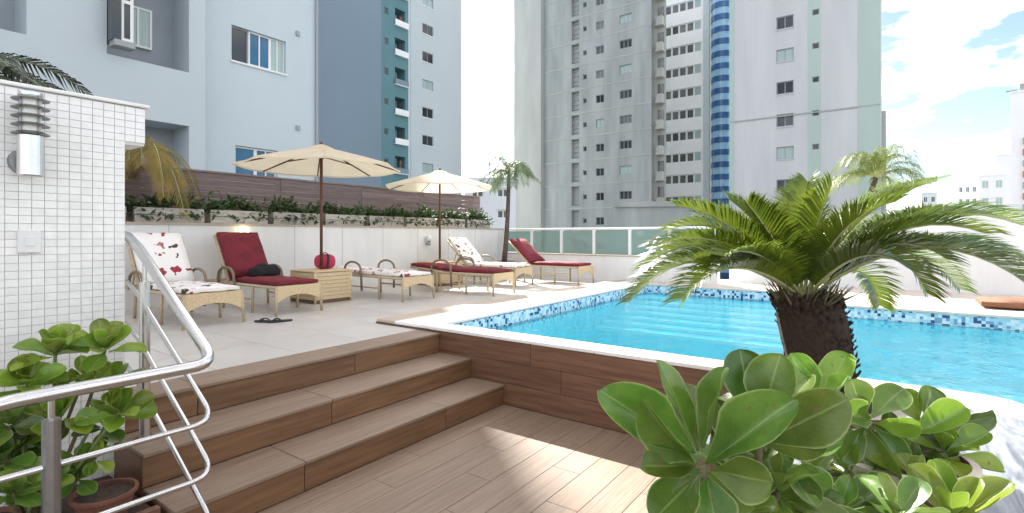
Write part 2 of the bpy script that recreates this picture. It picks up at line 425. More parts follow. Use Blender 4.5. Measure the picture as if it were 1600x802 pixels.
# ------------------------------------------------------------------ mesh helpers
class MB:
    def __init__(s):
        s.v, s.f, s.uv = [], [], None

    def add(s, verts, faces):
        o = len(s.v)
        s.v += [tuple(p) for p in verts]
        s.f += [tuple(i + o for i in f) for f in faces]
        return s

    def box(s, x0, x1, y0, y1, z0, z1):
        v = [(x, y, z) for z in (z0, z1) for y in (y0, y1) for x in (x0, x1)]
        return s.add(v, [(0, 2, 3, 1), (4, 5, 7, 6), (0, 1, 5, 4), (2, 6, 7, 3), (0, 4, 6, 2), (1, 3, 7, 5)])

    def quad(s, a, b, c, d):
        return s.add([a, b, c, d], [(0, 1, 2, 3)])

    def tube(s, pts, rad, n=8, closed=False):
        pts = [Vector(p) for p in pts]
        if not isinstance(rad, (list, tuple)):
            rad = [rad] * len(pts)
        rings, nrm = [], None
        for i, p in enumerate(pts):
            if closed:
                t = pts[(i + 1) % len(pts)] - pts[i - 1]
            else:
                t = pts[min(i + 1, len(pts) - 1)] - pts[max(i - 1, 0)]
            t.normalize()
            if nrm is None:
                nrm = t.orthogonal().normalized()
            else:
                nrm = (nrm - t * nrm.dot(t))
                nrm = nrm.normalized() if nrm.length > 1e-6 else t.orthogonal().normalized()
            bi = t.cross(nrm)
            rings.append([p + (nrm * math.cos(2 * PI * k / n) + bi * math.sin(2 * PI * k / n)) * rad[i] for k in range(n)])
        v = [q for r in rings for q in r]
        f = []
        m = len(pts)
        for i in range(m if closed else m - 1):
            j = (i + 1) % m
            for k in range(n):
                f.append((i * n + k, i * n + (k + 1) % n, j * n + (k + 1) % n, j * n + k))
        if not closed:
            f.append(tuple(range(n - 1, -1, -1)))
            f.append(tuple((m - 1) * n + k for k in range(n)))
        return s.add(v, f)

    def lathe(s, prof, n=20, c=(0, 0, 0), caps=True):
        v = [(c[0] + r * math.cos(2 * PI * k / n), c[1] + r * math.sin(2 * PI * k / n), c[2] + z) for r, z in prof for k in range(n)]
        f = []
        for i in range(len(prof) - 1):
            for k in range(n):
                f.append((i * n + k, i * n + (k + 1) % n, (i + 1) * n + (k + 1) % n, (i + 1) * n + k))
        if caps:
            f.append(tuple(range(n - 1, -1, -1)))
            f.append(tuple((len(prof) - 1) * n + k for k in range(n)))
        return s.add(v, f)

    def prism(s, poly, z0, z1):
        n = len(poly)
        v = [(x, y, z0) for x, y in poly] + [(x, y, z1) for x, y in poly]
        f = [tuple(range(n - 1, -1, -1)), tuple(range(n, 2 * n))]
        f += [(i, (i + 1) % n, n + (i + 1) % n, n + i) for i in range(n)]
        return s.add(v, f)

    def mesh(s, name, material, smooth=False, bevel=0, seg=1):
        me = bpy.data.meshes.new(name)
        me.from_pydata(s.v, [], s.f)
        if bevel:
            bm = bmesh.new(); bm.from_mesh(me)
            bmesh.ops.recalc_face_normals(bm, faces=bm.faces)
            es = [e for e in bm.edges if len(e.link_faces) == 2 and e.calc_face_angle(0) > 0.5]
            bmesh.ops.bevel(bm, geom=es, offset=bevel, segments=seg, affect='EDGES', profile=0.5)
            bm.to_mesh(me); bm.free()
        me.materials.append(MATS[material])
        if smooth:
            me.shade_smooth()
        me.update()
        return me

    def build(s, name, material, parent=None, smooth=False, bevel=0, seg=1, loc=None):
        return put(name, s.mesh(name, material, smooth, bevel, seg), parent, loc)


def put(name, me, parent=None, loc=None, rot=None, scale=None, mtx=None):
    o = bpy.data.objects.new(name, me)
    COL.objects.link(o)
    if parent:
        o.parent = parent
    if mtx is not None:
        o.matrix_basis = mtx
    else:
        if loc is not None: o.location = loc
        if rot is not None: o.rotation_euler = rot
        if scale is not None: o.scale = scale
    return o


def tag(o, label=None, cat=None, group=None, kind=None):
    if label: o['label'] = label
    if cat: o['category'] = cat
    if group: o['group'] = group
    if kind: o['kind'] = kind
    return o


def thing(name, label, cat, loc=(0, 0, 0), rz=0, group=None, kind=None):
    o = bpy.data.objects.new(name, None)
    o.empty_display_size = 0.1
    COL.objects.link(o)
    o.location = loc
    o.rotation_euler = (0, 0, rz)
    return tag(o, label, cat, group, kind)


def struct(name, mb, material, label=None, **k):
    return tag(mb.build(name, material, None, **k), label, kind='structure')


_ub = {}


def ubox(material, bevel=0.0):
    key = (material, bevel)
    if key not in _ub:
        _ub[key] = MB().box(-.5, .5, -.5, .5, -.5, .5).mesh('block_' + material, material, bevel=bevel)
    return _ub[key]


def block(name, material, parent, x0, x1, y0, y1, z0, z1):
    return put(name, ubox(material), parent, ((x0 + x1) / 2, (y0 + y1) / 2, (z0 + z1) / 2), None, (x1 - x0, y1 - y0, z1 - z0))


def arc(c, r, a0, a1, n, plane='xz'):
    out = []
    for i in range(n + 1):
        a = a0 + (a1 - a0) * i / n
        p, q = r * math.cos(a), r * math.sin(a)
        out.append((c[0] + p, c[1], c[2] + q) if plane == 'xz' else (c[0], c[1] + p, c[2] + q) if plane == 'yz' else (c[0] + p, c[1] + q, c[2]))
    return out


def bezier(p0, p1, p2, n):
    p0, p1, p2 = Vector(p0), Vector(p1), Vector(p2)
    return [p0 * (1 - t) ** 2 + p1 * 2 * t * (1 - t) + p2 * t * t for t in [i / n for i in range(n + 1)]]


ORD = ['first', 'second', 'third', 'fourth', 'fifth', 'sixth', 'seventh', 'eighth', 'ninth', 'tenth', 'eleventh', 'twelfth']

# ------------------------------------------------------------------ key sizes of the place
DECK = 0.55            # lounger terrace
PLAT = 0.60            # pool surround
WATER = 0.44
AW = 3.69              # pool front wall, plane X
B0, B1, B2 = 2.76, 3.14, 3.54   # stair risers, planes Y
SA = 1.06              # left end of the stairs
WALLB = 7.7            # lounger wall, plane Y
XC = 10.25             # far corner of the terrace

# ================================================================== SETTING
struct('ground', MB().quad((-1500, -1500, -4), (1500, -1500, -4), (1500, 1500, -4), (-1500, 1500, -4)), 'ground')
struct('podium', MB().box(-6, 13, -9, 9.6, -3.99, -0.16), 'concrete_pale')


def plank_mesh(name, L, Wd, T, material):
    return MB().box(0, L, 0, Wd, 0, T).mesh(name, material, bevel=0.0012)


# lower floor of wood-look planks
floor = struct('lower_floor', MB().box(-2.4, AW, -3.0, B0 + 0.05, -0.15, -0.006), 'grout_dark')
me_pl = plank_mesh('plank', 1.1975, 0.1975, 0.02, 'plank')
j = 0
y = B0 - 0.2
while y > -1.6:
    x = AW - 1.2 - (0.0, 0.4, 0.8)[j % 3]
    put('plank', plank_mesh('plank', AW - x - 1.2 - 0.004, 0.1975, 0.02, 'plank'), floor, (x + 1.2, y, -0.02)) if AW - x - 1.2 > 0.05 else None
    while x > -1.9:
        put('plank', me_pl, floor, (x, y, -0.02))
        x -= 1.2
    y -= 0.2
    j += 1

# stairs
stairs = tag(MB().box(SA, AW - .002, B0 + .02, B2 + .3, -.15, 0.158).box(SA, AW - .002, B1 + .02, B2 + .3, 0.158, 0.34).box(SA, AW - .002, B2 + .02, B2 + .3, 0.34, 0.53)
             .build('stairs', 'wall_wood', None), kind='structure')
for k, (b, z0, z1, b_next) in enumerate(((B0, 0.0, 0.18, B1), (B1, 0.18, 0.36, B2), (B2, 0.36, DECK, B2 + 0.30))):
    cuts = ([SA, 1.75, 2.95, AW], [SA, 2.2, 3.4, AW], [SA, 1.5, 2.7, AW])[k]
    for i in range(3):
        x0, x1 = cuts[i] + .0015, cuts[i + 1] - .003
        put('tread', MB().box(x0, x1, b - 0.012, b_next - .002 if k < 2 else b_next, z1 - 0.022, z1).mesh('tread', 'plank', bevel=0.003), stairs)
        put('riser', MB().box(x0, x1, b, b + 0.018, z0 + .002, z1 - 0.024).mesh('riser', 'plank_shaded', bevel=0.002), stairs)

# terrace of large pale tiles
deck = struct('terrace', MB().box(-1.5, AW - .002, B2 + .3, WALLB + 2, -.15, DECK - .012).box(AW + .002, XC + .5, 4.48, WALLB + 2, -.15, DECK - .012), 'grout_pale')
TW, TH = 0.6475, 0.64
me_t = MB().box(0, TW - .008, 0, TH - .008, 0, .02).mesh('floor_tile', 'deck_tile', bevel=.0015)
for i in range(-3, 14):
    for jj in range(6):
        x, y = 1.1 + i * TW, 7.68 - (jj + 1) * TH
        if jj == 5 and x > AW - .1: continue
        if x + TW > XC + .1: continue
        put('floor_tile', me_t, deck, (x, y, DECK - .02))

# pool surround: left band, front coping, far deck
plat = struct('pool_surround', MB().box(AW + .02, 11, 3.70, 4.47, 0, PLAT - .02).box(9.35, 11.4, -9, 3.70, 0, PLAT - .02).box(8.05, 9.35, -9, 0.45, 0, PLAT - .02)
              .box(AW + .02, 3.88, .64, 3.70, 0, PLAT - .02), 'grout_pale')
x = AW
me_c1 = MB().box(0, .746, 0, .52, 0, .03).mesh('coping_slab', 'coping', bevel=.004)
me_c2 = MB().box(0, .746, 0, .268, 0, .03).mesh('edge_slab', 'coping_beige', bevel=.004)
for i in range(8):
    put('coping_slab', me_c1, plat, (AW + i * .75, 3.65 + .02, PLAT - .03))
    put('edge_slab', me_c2, plat, (AW + i * .75, 4.20, PLAT - .03))
me_c3 = MB().box(0, .235, 0, .596, 0, .03).mesh('coping_slab', 'coping', bevel=.004)
for i in range(5):
    put('coping_slab', me_c3, plat, (AW - .012, 3.664 - (i + 1) * .6, PLAT - .03))
me_c4 = MB().box(0, .596, 0, .596, 0, .03).mesh('coping_slab', 'far_deck', bevel=.004)
for i in range(14):
    for q in range(5):
        xx, yy = 7.97 + q * .6, .53 - (i + 1) * .6
        put('coping_slab', me_c4, plat, (xx, yy, PLAT - .03))
for i in range(6):
    for q in range(2):
        put('coping_slab', me_c4, plat, (9.28 + q * .6, 3.65 - (i + 1) * .52, PLAT - .03), None, (1, .866, 1))
# pool front wall, boards
pw = struct('pool_front_wall', MB().box(AW + .02, AW + .16, .66, 4.47, -.1, PLAT - .035), 'wall_wood')
for r_ in range(3):
    z0 = .002 + r_ * .19
    ys = [4.47]
    yy = 4.47 - (.5, 1.1, .8)[r_]
    while yy > .8:
        ys.append(yy); yy -= 1.2
    ys.append(.66)
    for i in range(len(ys) - 1):
        put('board', MB().box(AW, AW + .018, ys[i + 1] + .0015, ys[i] - .0015, z0, min(z0 + .187, PLAT - .033)).mesh('board', 'wall_wood', bevel=.002), pw)
ye = MB().box(AW + .02, AW + .5, 4.47, 4.488, DECK - .01, PLAT - .032)
ye.build('edge_board', 'coping_beige', pw)
for i in range(6):
    put('edge_board', MB().box(AW + i * 1.1, AW + (i + 1) * 1.1 - .004, 4.468, 4.484, DECK, PLAT - .031).mesh('edge_board', 'plank_shaded'), pw)

# basin
basin = struct('pool_basin', MB()
    .quad((3.9, -9, -.62), (8.0, -9, -.62), (8.0, 3.65, -.62), (3.9, 3.65, -.62))
    .quad((2.2, -9, -.62), (3.9, -9, -.62), (3.9, -.5, -.62), (2.2, -.5, -.62))
    .quad((8.0, .5, -.62), (9.3, .5, -.62), (9.3, 3.65, -.62), (8.0, 3.65, -.62))
    .quad((3.9, 3.66, -.62), (9.3, 3.66, -.62), (9.3, 3.66, .36), (3.9, 3.66, .36))
    .quad((8.01, -9, -.62), (8.01, .5, -.62), (8.01, .5, .36), (8.01, -9, .36))
    .quad((8.0, .49, -.62), (9.3, .49, -.62), (9.3, .49, .36), (8.0, .49, .36))
    .quad((9.31, .5, -.62), (9.31, 3.65, -.62), (9.31, 3.65, .36), (9.31, .5, .36))
    .quad((3.89, -.55, -.62), (3.89, 3.65, -.62), (3.89, 3.65, .58), (3.89, -.55, .58)), 'pool_floor')
zb, zt = .34, PLAT - .031
for q in (((3.9, 3.655), (9.3, 3.655)), ((8.005, -9), (8.005, .5)), ((8.005, .495), (9.3, .495)), ((9.305, .5), (9.305, 3.655))):
    (xa, ya), (xb, yb) = q
    MB().quad((xa, ya, zb), (xb, yb, zb), (xb, yb, zt), (xa, ya, zt)).build('mosaic_band', 'mosaic', basin)
for i in range(7):
    xs, zs = 8.85 - .27 * i, WATER - .035 - .052 * i
    MB().box(xs, 9.30 if i == 0 else xs + .27, .5, 3.64, -.62, zs).build('pool_step', 'pool_step', basin)
    MB().box(xs - .004, xs + .075, .505, 3.635, zs - .04, zs + .004).build('step_nosing', 'coping', basin)
water = struct('pool_water', MB().quad((3.9, -9, WATER), (8.0, -9, WATER), (8.0, 3.65, WATER), (3.9, 3.65, WATER))
               .quad((2.2, -9, WATER), (3.9, -9, WATER), (3.9, -.45, WATER), (2.2, -.7, WATER))
               .quad((8.0, .5, WATER), (9.3, .5, WATER), (9.3, 3.65, WATER), (8.0, 3.65, WATER)), 'water')
# marble slab
poly = [(1.45, .28), (2.3, .28), (2.3, .65), (3.915, .65), (3.915, -.40)]
poly += [(3.915 - .22 + .22 * math.cos(t), -.40 - .22 + .22 * math.sin(t) + .22 - .22) for t in []]
poly += [(3.90, -.48), (3.86, -.55), (3.78, -.60), (3.66, -.63), (2.6, -.78), (1.45, -.95)]
slab = struct('marble_platform', MB().prism(list(reversed(poly)), PLAT - .04, PLAT + .001), 'marble', bevel=.006)
inner = [(1.48, .25), (2.33, .25), (2.33, .62), (3.87, .62), (3.87, -.45), (3.7, -.56), (2.6, -.72), (1.48, -.9)]
MB().prism(list(reversed(inner)), -.1, PLAT - .041).build('platform_base', 'wall_wood', slab)
slab_edge = [(3.69, .66), (3.918, .66), (3.918, -.40), (3.903, -.485), (3.863, -.553), (3.78, -.605), (3.66, -.635), (3.45, -.665), (3.55, -.40)]
MB().prism(list(reversed(slab_edge)), PLAT - .03, PLAT + .006).build('coping_edge', 'coping', slab, bevel=.004)


# ------------------------------------------------------------------ near tiled wall with its beam
wall = thing('tiled_wall', 'tall white mosaic-tiled wall at the left with a beam end', 'wall', (0, 0, 0))
WZ = 2.285
MB().box(-2.2, SA + .05, B2 + .008, B2 + .22, -.12, WZ - .04).box(SA + .05, SA + .15, B2 + .008, B2 + .22, 2.035, WZ - .04).build('core', 'wall_tile_grout', wall)
tw_, th_ = .05, .04
me_wt = MB().box(.0009, tw_ - .0009, 0, .012, .0009, th_ - .0009).mesh('wall_tile', 'wall_tile', bevel=.001)
cells = []
nz = int((WZ - .05) / th_)
for i in range(0, 46):
    x0 = SA + .15 - (i + 1) * tw_
    for k in range(nz):
        z0 = WZ - .045 - (k + 1) * th_
        if z0 < -.1: continue
        if x0 + tw_ > SA + .055 and z0 < 2.03: continue
        if x0 < -.65: continue
        cells.append((x0, z0))


def cdist(c):
    d = (c[0] + .03) * CH + B2 * SH
    r = (c[0] + .03) * SH - B2 * CH
    px = 800 + 810 * r / d
    return (0 if px > 2 else 100) + d + .15 * abs(c[1] - 1.5)


cells.sort(key=cdist)
rest = MB()
for i, (x0, z0) in enumerate(cells):
    if i < 300:
        put('wall_tile', me_wt, wall, (x0, B2 - .002, z0))
    else:
        rest.box(x0 + .0012, x0 + tw_ - .0012, B2 - .002, B2 + .010, z0 + .0012, z0 + th_ - .0012)
ro = rest.build('wall_tile', 'wall_tile', wall); ro['kind'] = 'stuff'
MB().box(SA + .052, SA + .1485, B2 + .01, B2 + .219, 2.025, 2.0348).build('beam_soffit', 'white_paint', wall)
MB().box(-2.2, SA + .17, B2 - .015, B2 + .24, WZ - .038, WZ - .018).build('cap', 'coping', wall, bevel=.004)
sp = thing('switch_plate', 'white square cover plate on the tiled wall below the lamp', 'switch plate', (on_b(45, B2)[0], B2 - .003, 1.47))
MB().box(-.045, .045, -.014, -.001, -.06, .06).build('plate', 'white_paint', sp, bevel=.004)
MB().box(-.018, .018, -.018, -.013, -.025, .025).build('rocker', 'white_paint', sp, bevel=.002)

# louvred steel wall lamp
lx, ld = on_b(47, B2 - .11)
lamp = thing('wall_lamp', 'stainless steel louvred cylinder lamp on the tiled wall', 'wall lamp', (lx, B2 - .12, 1.79))
MB().lathe([(.001, .0), (.048, .0), (.051, .006), (.051, .20), (.046, .206)], 24).build('body', 'steel', lamp, smooth=False)
MB().lathe([(.042, .205), (.042, .395)], 20).build('diffuser', 'frosted', lamp, smooth=False)
for k in range(5):
    MB().lathe([(.045, .214 + .042 * k), (.072, .206 + .042 * k), (.074, .210 + .042 * k), (.047, .222 + .042 * k)], 24).build('louvre', 'steel_dark', lamp)
MB().lathe([(.038, .396), (.048, .396), (.048, .412), (.025, .422), (.001, .423)], 20).build('cap', 'steel', lamp)
for k in range(4):
    a = k * PI / 2 + .5
    MB().tube([(.048 * math.cos(a), .048 * math.sin(a), .2), (.048 * math.cos(a), .048 * math.sin(a), .40)], .004, 6).build('rod', 'steel_dark', lamp)
MB().tube([(-.0, .05, .08), (0, .085, .08)], .028, 12).build('arm', 'steel_dark', lamp)
MB().tube([(0, .085, .08), (0, .118, .08)], [.062, .066], 20).build('mount', 'steel_dark', lamp)

# ------------------------------------------------------------------ stair handrail
rail = thing('handrail', 'brushed steel handrail turning down the wooden stairs beside the tiled wall', 'handrail', (0, 0, 0))
RA = 1.15
bend = (RA, 2.54)


def rail_path(z_b, drop, r_b=.07):
    """comes down the stairs in the plane X = RA, turns, and runs off along -X"""
    sl = .57
    top = Vector((RA, 4.3, z_b + (3.6 - bend[1]) * sl))
    pts = [top, Vector((RA, 3.75, z_b + (3.6 - bend[1]) * sl)), Vector((RA, 3.62, z_b + (3.57 - bend[1]) * sl)), Vector((RA, 3.45, z_b + (3.45 - bend[1]) * sl))]
    s0 = Vector((RA, bend[1] + r_b * 1.2, z_b + r_b * 1.2 * sl))
    c0 = Vector((RA, bend[1], z_b))
    e0 = Vector((RA - r_b * 1.2, bend[1], z_b))
    pts += bezier(s0, c0, e0, 8)
    L0 = .36
    if drop:
        pts += [Vector((L0 + .16, bend[1], z_b))] + bezier(Vector((L0 + .1, bend[1], z_b)), Vector((L0 - .02, bend[1], z_b)), Vector((L0 - .06, bend[1] - .03, z_b - .12)), 6)
    else:
        pts += [Vector((-.25, bend[1], z_b))]
    return pts


MB().tube(rail_path(.905, True, .085), .0265, 14).build('top_rail', 'steel', rail, smooth=True)
for zz in (.635, .385, .135):
    MB().tube(rail_path(zz, False, .085), .0125, 10).build('lower_rail', 'steel', rail, smooth=True)
for (px_, py_, zb_, zt_, rr) in ((.565, 2.54, 0, .81, .029), (RA, 3.37, .36, 1.24, .027)):
    MB().tube([(px_, py_, zb_), (px_, py_, zt_)], rr, 16).build('post', 'steel_dark' if px_ < 1 else 'steel', rail)
    MB().tube([(px_, py_, zt_), (px_, py_, zt_ + .12)], .011, 10).build('pin', 'steel', rail)
    MB().lathe([(.05, 0), (.05, .008), (.03, .012)], 16, (px_, py_, zb_)).build('base_plate', 'steel', rail)

# ------------------------------------------------------------------ lounger wall, planters, fence
lw = thing('terrace_wall', 'long white rendered wall behind the loungers, under the planter boxes', 'wall')
MB().box(-2.5, XC + .18, WALLB, WALLB + .55, -.1, 1.64).build('wall_body', 'white_paint', lw)
MB().box(-2.5, XC + .2, WALLB - .02, WALLB + .56, 1.641, 1.672).build('wall_cap', 'coping_beige', lw)
for i in range(1, 11):
    xx = 1.1 + i * .9
    MB().box(xx, xx + .006, WALLB - .0025, WALLB, DECK, 1.64).build('panel_joint', 'grout_pale', lw)

gaps = [1.56 + .92 * k for k in range(10)]
for k in range(9):
    g0, g1 = gaps[k] + .045, min(gaps[k + 1] - .045, XC)
    w = g1 - g0
    p = thing('planter_box', ORD[k] + ' weathered wooden planter box from the tiled wall on the terrace wall', 'planter', ((g0 + g1) / 2, WALLB + .16, 1.673), 0, 'planter boxes along the terrace wall')
    for r_ in range(2):
        for s_ in (-1, 1):
            dx = rnd.uniform(-.006, .006)
            MB().box(-w / 2 + dx, w / 2 + dx, s_ * .13 - .011, s_ * .13 + .011, r_ * .098, r_ * .098 + .092).build('board', 'planter_wood', p, bevel=.003)
    for s_ in (-1, 1):
        MB().box(s_ * (w / 2 - .03) - .012, s_ * (w / 2 - .03) + .012, -.118, .118, .0, .188).build('end_board', 'planter_wood', p)
    MB().box(-w / 2 + .045, w / 2 - .045, -.117, .117, .01, .16).build('soil', 'soil', p)
    h = MB()
    rr = random.Random(40 + k)
    for q in range(620):
        bx, by = rr.uniform(-w / 2 - .02, w / 2 + .02), rr.gauss(0, .075)
        hz = .17 + abs(rr.gauss(0, .075)) + (.05 * math.sin(bx * 7 + k))
        L = rr.uniform(.05, .12)
        dv = Vector((rr.gauss(0, 1), rr.gauss(-.3, 1), rr.gauss(.5, .7))).normalized() * L
        if rr.random() < .10:
            by = -.15; hz = rr.uniform(.05, .18); dv.z = -abs(dv.z)
        sd = dv.cross(Vector((rr.random() - .5, rr.random() - .5, .4))).normalized() * L * .22
        c = Vector((bx, by, hz))
        h.add([c, c + dv * .5 + sd, c + dv, c + dv * .5 - sd], [(0, 1, 2, 3)])
    for q in range(26):
        bx = rr.uniform(-w / 2, w / 2)
        h.tube([(bx, rr.uniform(-.08, .08), .15), (bx + rr.uniform(-.05, .05), rr.uniform(-.1, .1), .15 + rr.uniform(.08, .2))], .003, 4)
    pl = thing('planter_plant', 'low leafy green plants in the ' + ORD[k] + ' planter box from the tiled wall', 'plant', ((g0 + g1) / 2, WALLB + .16, 1.68), 0, 'greenery in the planter boxes')
    h.build('foliage', 'hedge_leaf', pl)

fn = thing('slat_fence', 'weathered purple-brown fence of horizontal wooden slats above the planters', 'fence', (0, 8.45, 1.62))
x = -1.9
bays = []
while x < XC - .1:
    bays.append((x, min(x + 1.7, XC + .05))); x += 1.7
for (x0, x1) in bays:
    for k in range(8):
        block('slat', 'fence_wood', fn, x0 + .003, x1 - .003, rnd.uniform(-.004, .0), .022, .06 + k * .098, .06 + k * .098 + .0935)
    block('post', 'fence_wood', fn, x0 - .04, x0 + .04, .024, .10, 0, .86)
block('top_rail', 'fence_wood', fn, -1.9, XC + .05, -.02, .07, .846, .875)
struct('fence_ledge', MB().box(-2.5, XC + .18, WALLB + .56, 9.4, 1.0, 1.6), 'concrete_pale')

# small wall lights on the lounger wall
for k, (px, py, lit) in enumerate(((382, 362, True), (670, 374, False))):
    xx, dd = on_b(px, WALLB - .07)
    zz = EYE + (368 - py) * dd / 810
    wl_ = thing('wall_light', ('lit cream glass wall light above the maroon lounger near the table' if lit else 'unlit wall light with a dark bracket behind the second umbrella'), 'wall light', (xx, WALLB, zz), 0, 'small wall lights')
    MB().lathe([(.02, -.05), (.05, -.045), (.062, 0), (.06, .04), (.045, .06), (.01, .07)], 14, (0, -.075, .01)).build('glass', 'lamp_glow' if lit else 'frosted', wl_, smooth=True)
    MB().lathe([(.02, -.14), (.035, -.12), (.03, -.06), (.045, -.05)], 12, (0, -.075, .01)).build('cup', 'rim' if lit else 'steel_dark', wl_)
    MB().box(-.03, .03, -.06, -.001, -.11, -.08).build('bracket', 'rim' if lit else 'steel_dark', wl_)

# ------------------------------------------------------------------ glass balustrade at the far end
gb = thing('glass_balustrade', 'green glass balustrade with white posts on the low far wall', 'balustrade', (XC, WALLB, 0), R(-4))
# local: -y runs along the wall
MB().box(0, .16, -5.2, 0, -.1, 1.06).build('low_wall', 'white_paint', gb)
MB().box(-.012, .172, -5.2, 0, 1.061, 1.085).build('wall_cap', 'coping_beige', gb)
for k in range(7):
    yy = -.02 - .85 * k
    if yy < -5.2: break
    MB().box(.05, .11, yy - .03, yy + .03, 1.086, 1.62).build('post', 'glass_frame', gb)
    if k < 6:
        MB().box(.072, .084, yy - .82, yy - .032, 1.10, 1.60).build('pane', 'rail_glass', gb)
MB().box(.04, .12, -5.2, .02, 1.621, 1.668).build('top_rail', 'glass_frame', gb, bevel=.008)
fw = thing('far_wall', 'plain white wall beyond the pool at the right', 'wall', (10.75, 2.5, 0))
MB().box(0, .2, -12, -.0, -.1, 1.83).build('wall_body', 'white_paint', fw)
MB().box(-.02, .22, -12, 0, 1.831, 1.86).build('wall_cap', 'coping', fw)

# pool handrail
ph = thing('pool_handrail', 'slanted steel grab rail rising out of the pool corner', 'handrail', (8.2, 3.55, 0))
MB().tube([(0, 0, .1), (.0, 0, .45), (.9, -.12, 1.30)] + bezier((1.0, -.135, 1.40), (1.12, -.15, 1.50), (1.2, -.16, 1.42), 6) + [(1.25, -.17, 1.2), (1.28, -.17, .59)], .021, 10).build('tube', 'glass_frame', ph, smooth=True)
MB().lathe([(.05, 0), (.05, .01), (.025, .014)], 14, (1.28, -.17, .601)).build('flange', 'steel', ph)


# ================================================================== THINGS ON THE TERRACE
_cush = {}


def cushion(sx, sy, sz, material, puff=.02):
    key = (sx, sy, sz, material)
    if key not in _cush:
        bm = bmesh.new()
        bmesh.ops.create_cube(bm, size=1)
        for v in bm.verts:
            v.co = Vector((v.co.x * sx, v.co.y * sy, v.co.z * sz))
        bmesh.ops.subdivide_edges(bm, edges=bm.edges, cuts=5, use_grid_fill=True)
        for v in bm.verts:
            fx, fy = abs(v.co.x) / (sx / 2), abs(v.co.y) / (sy / 2)
            e = max(fx, fy)
            v.co.z *= 1 + puff * 8 * (1 - e ** 3) - .45 * max(0, e - .75) / .25
            v.co.z += .006 * math.sin(v.co.x * 23 + v.co.y * 17)
        me = bpy.data.meshes.new('cushion')
        bm.to_mesh(me); bm.free()
        me.materials.append(MATS[material])
        me.shade_smooth()
        _cush[key] = me
    return _cush[key]


def lounger(name_label, loc, rz, back_deg, cover, arms=True, length=1.85, grp='loungers on the terrace'):
    W, H = .58, .33
    t = thing('sun_lounger', name_label, 'sun lounger', loc, rz, grp)
    hinge = length - .72
    cane = 'cane'
    fr = MB()
    for s in (-1, 1):
        fr.tube([(s * W / 2, .02, H), (s * W / 2, hinge + .02, H), (s * W / 2, length - .08, H)], .019, 8)
    for yy in (.02, hinge, length - .08):
        fr.tube([(-W / 2, yy, H), (W / 2, yy, H)], .017, 8)
    fr.build('frame', cane, t, smooth=True)
    sl = MB()
    for k in range(int(hinge / .055)):
        sl.box(-W / 2, W / 2, .03 + k * .055, .03 + k * .055 + .042, H + .004, H + .014)
    sl.build('seat_web', 'wicker', t)
    # arched wicker foot panel
    fp = MB()
    n = 10
    top, bot = [], []
    for i in range(n + 1):
        u = -1 + 2 * i / n
        top.append((u * W / 2, H + .02)); bot.append((u * W / 2, H - .09 - .09 * abs(u) ** 2.2))
    for i in range(n):
        for (yy) in (-.012, .012):
            fp.quad((top[i][0], yy, top[i][1]), (top[i + 1][0], yy, top[i + 1][1]), (bot[i + 1][0], yy, bot[i + 1][1]), (bot[i][0], yy, bot[i][1]))
        fp.quad((bot[i][0], -.012, bot[i][1]), (bot[i + 1][0], -.012, bot[i + 1][1]), (bot[i + 1][0], .012, bot[i + 1][1]), (bot[i][0], .012, bot[i][1]))
        fp.quad((top[i][0], -.012, top[i][1]), (top[i + 1][0], -.012, top[i + 1][1]), (top[i + 1][0], .012, top[i + 1][1]), (top[i][0], .012, top[i][1]))
    fp.build('foot_panel', 'wicker', t)
    for s in (-1, 1):
        for yy in (.0, .52, hinge + .12):
            MB().tube([(s * (W / 2 + (.004 if yy else 0)), yy, H + .015), (s * (W / 2 + .012), yy - (.015 if yy == 0 else 0), 0)], .017, 8).build('leg', cane, t, smooth=True)
        MB().tube([(s * (W / 2), .52, .16), (s * W / 2, hinge + .12, .16)], .011, 6).build('stretcher', cane, t)
        if arms:
            y0, y1 = hinge - .20, hinge + .22
            pts = [(s * (W / 2 + .02), y0, .1)] + [(s * (W / 2 + .03), y0, H)] + [(s * (W / 2 + .035), (y0 + y1) / 2 - (y1 - y0) / 2 * math.cos(a), H + .05 + .16 * math.sin(a) ** .7) for a in [PI * i / 10 for i in range(11)]] + [(s * (W / 2 + .03), y1, H)]
            MB().tube(pts, .017, 8).build('armrest', 'cane_dark', t, smooth=True)
    # back
    a = R(back_deg)
    bk = MB()
    L = .72
    dy, dz = math.cos(a), math.sin(a)
    def bp(u, v, w=0): return (u, hinge + v * dy - w * dz, H + .012 + v * dz + w * dy)
    for s in (-1, 1):
        bk.tube([bp(s * W / 2, 0), bp(s * W / 2, L)], .018, 8)
    bk.tube([bp(-W / 2, L), bp(W / 2, L)], .018, 8)
    bo = bk.build('back_frame', cane, t, smooth=True)
    web = MB()
    for k in range(13):
        v0 = .02 + k * .054
        web.add([bp(-W / 2, v0, -.004), bp(W / 2, v0, -.004), bp(W / 2, v0 + .044, -.004), bp(-W / 2, v0 + .044, -.004), bp(-W / 2, v0, .006), bp(W / 2, v0, .006), bp(W / 2, v0 + .044, .006), bp(-W / 2, v0 + .044, .006)],
                [(0, 1, 2, 3), (4, 5, 6, 7), (0, 1, 5, 4), (2, 3, 7, 6)])
    web.build('back_web', 'wicker', bo)
    if back_deg > 8:
        pr = MB()
        for s in (-1, 1):
            pr.tube([bp(s * (W / 2 - .04), L * .55, -.02), (s * (W / 2 - .04), hinge + L * .55 * dy + .12, H)], .010, 6)
        pr.build('prop', cane, t)
    # cushions
    cw = W - .03
    put('seat_cushion', cushion(cw, hinge - .03, .07, cover), t, (0, (hinge - .03) / 2 + .02, H + .048))
    cb = put('back_cushion', cushion(cw, L - .02, .07, cover), t)
    cb.location = bp(0, L / 2 + .03, .04)
    cb.rotation_euler = (a, 0, 0)
    return t


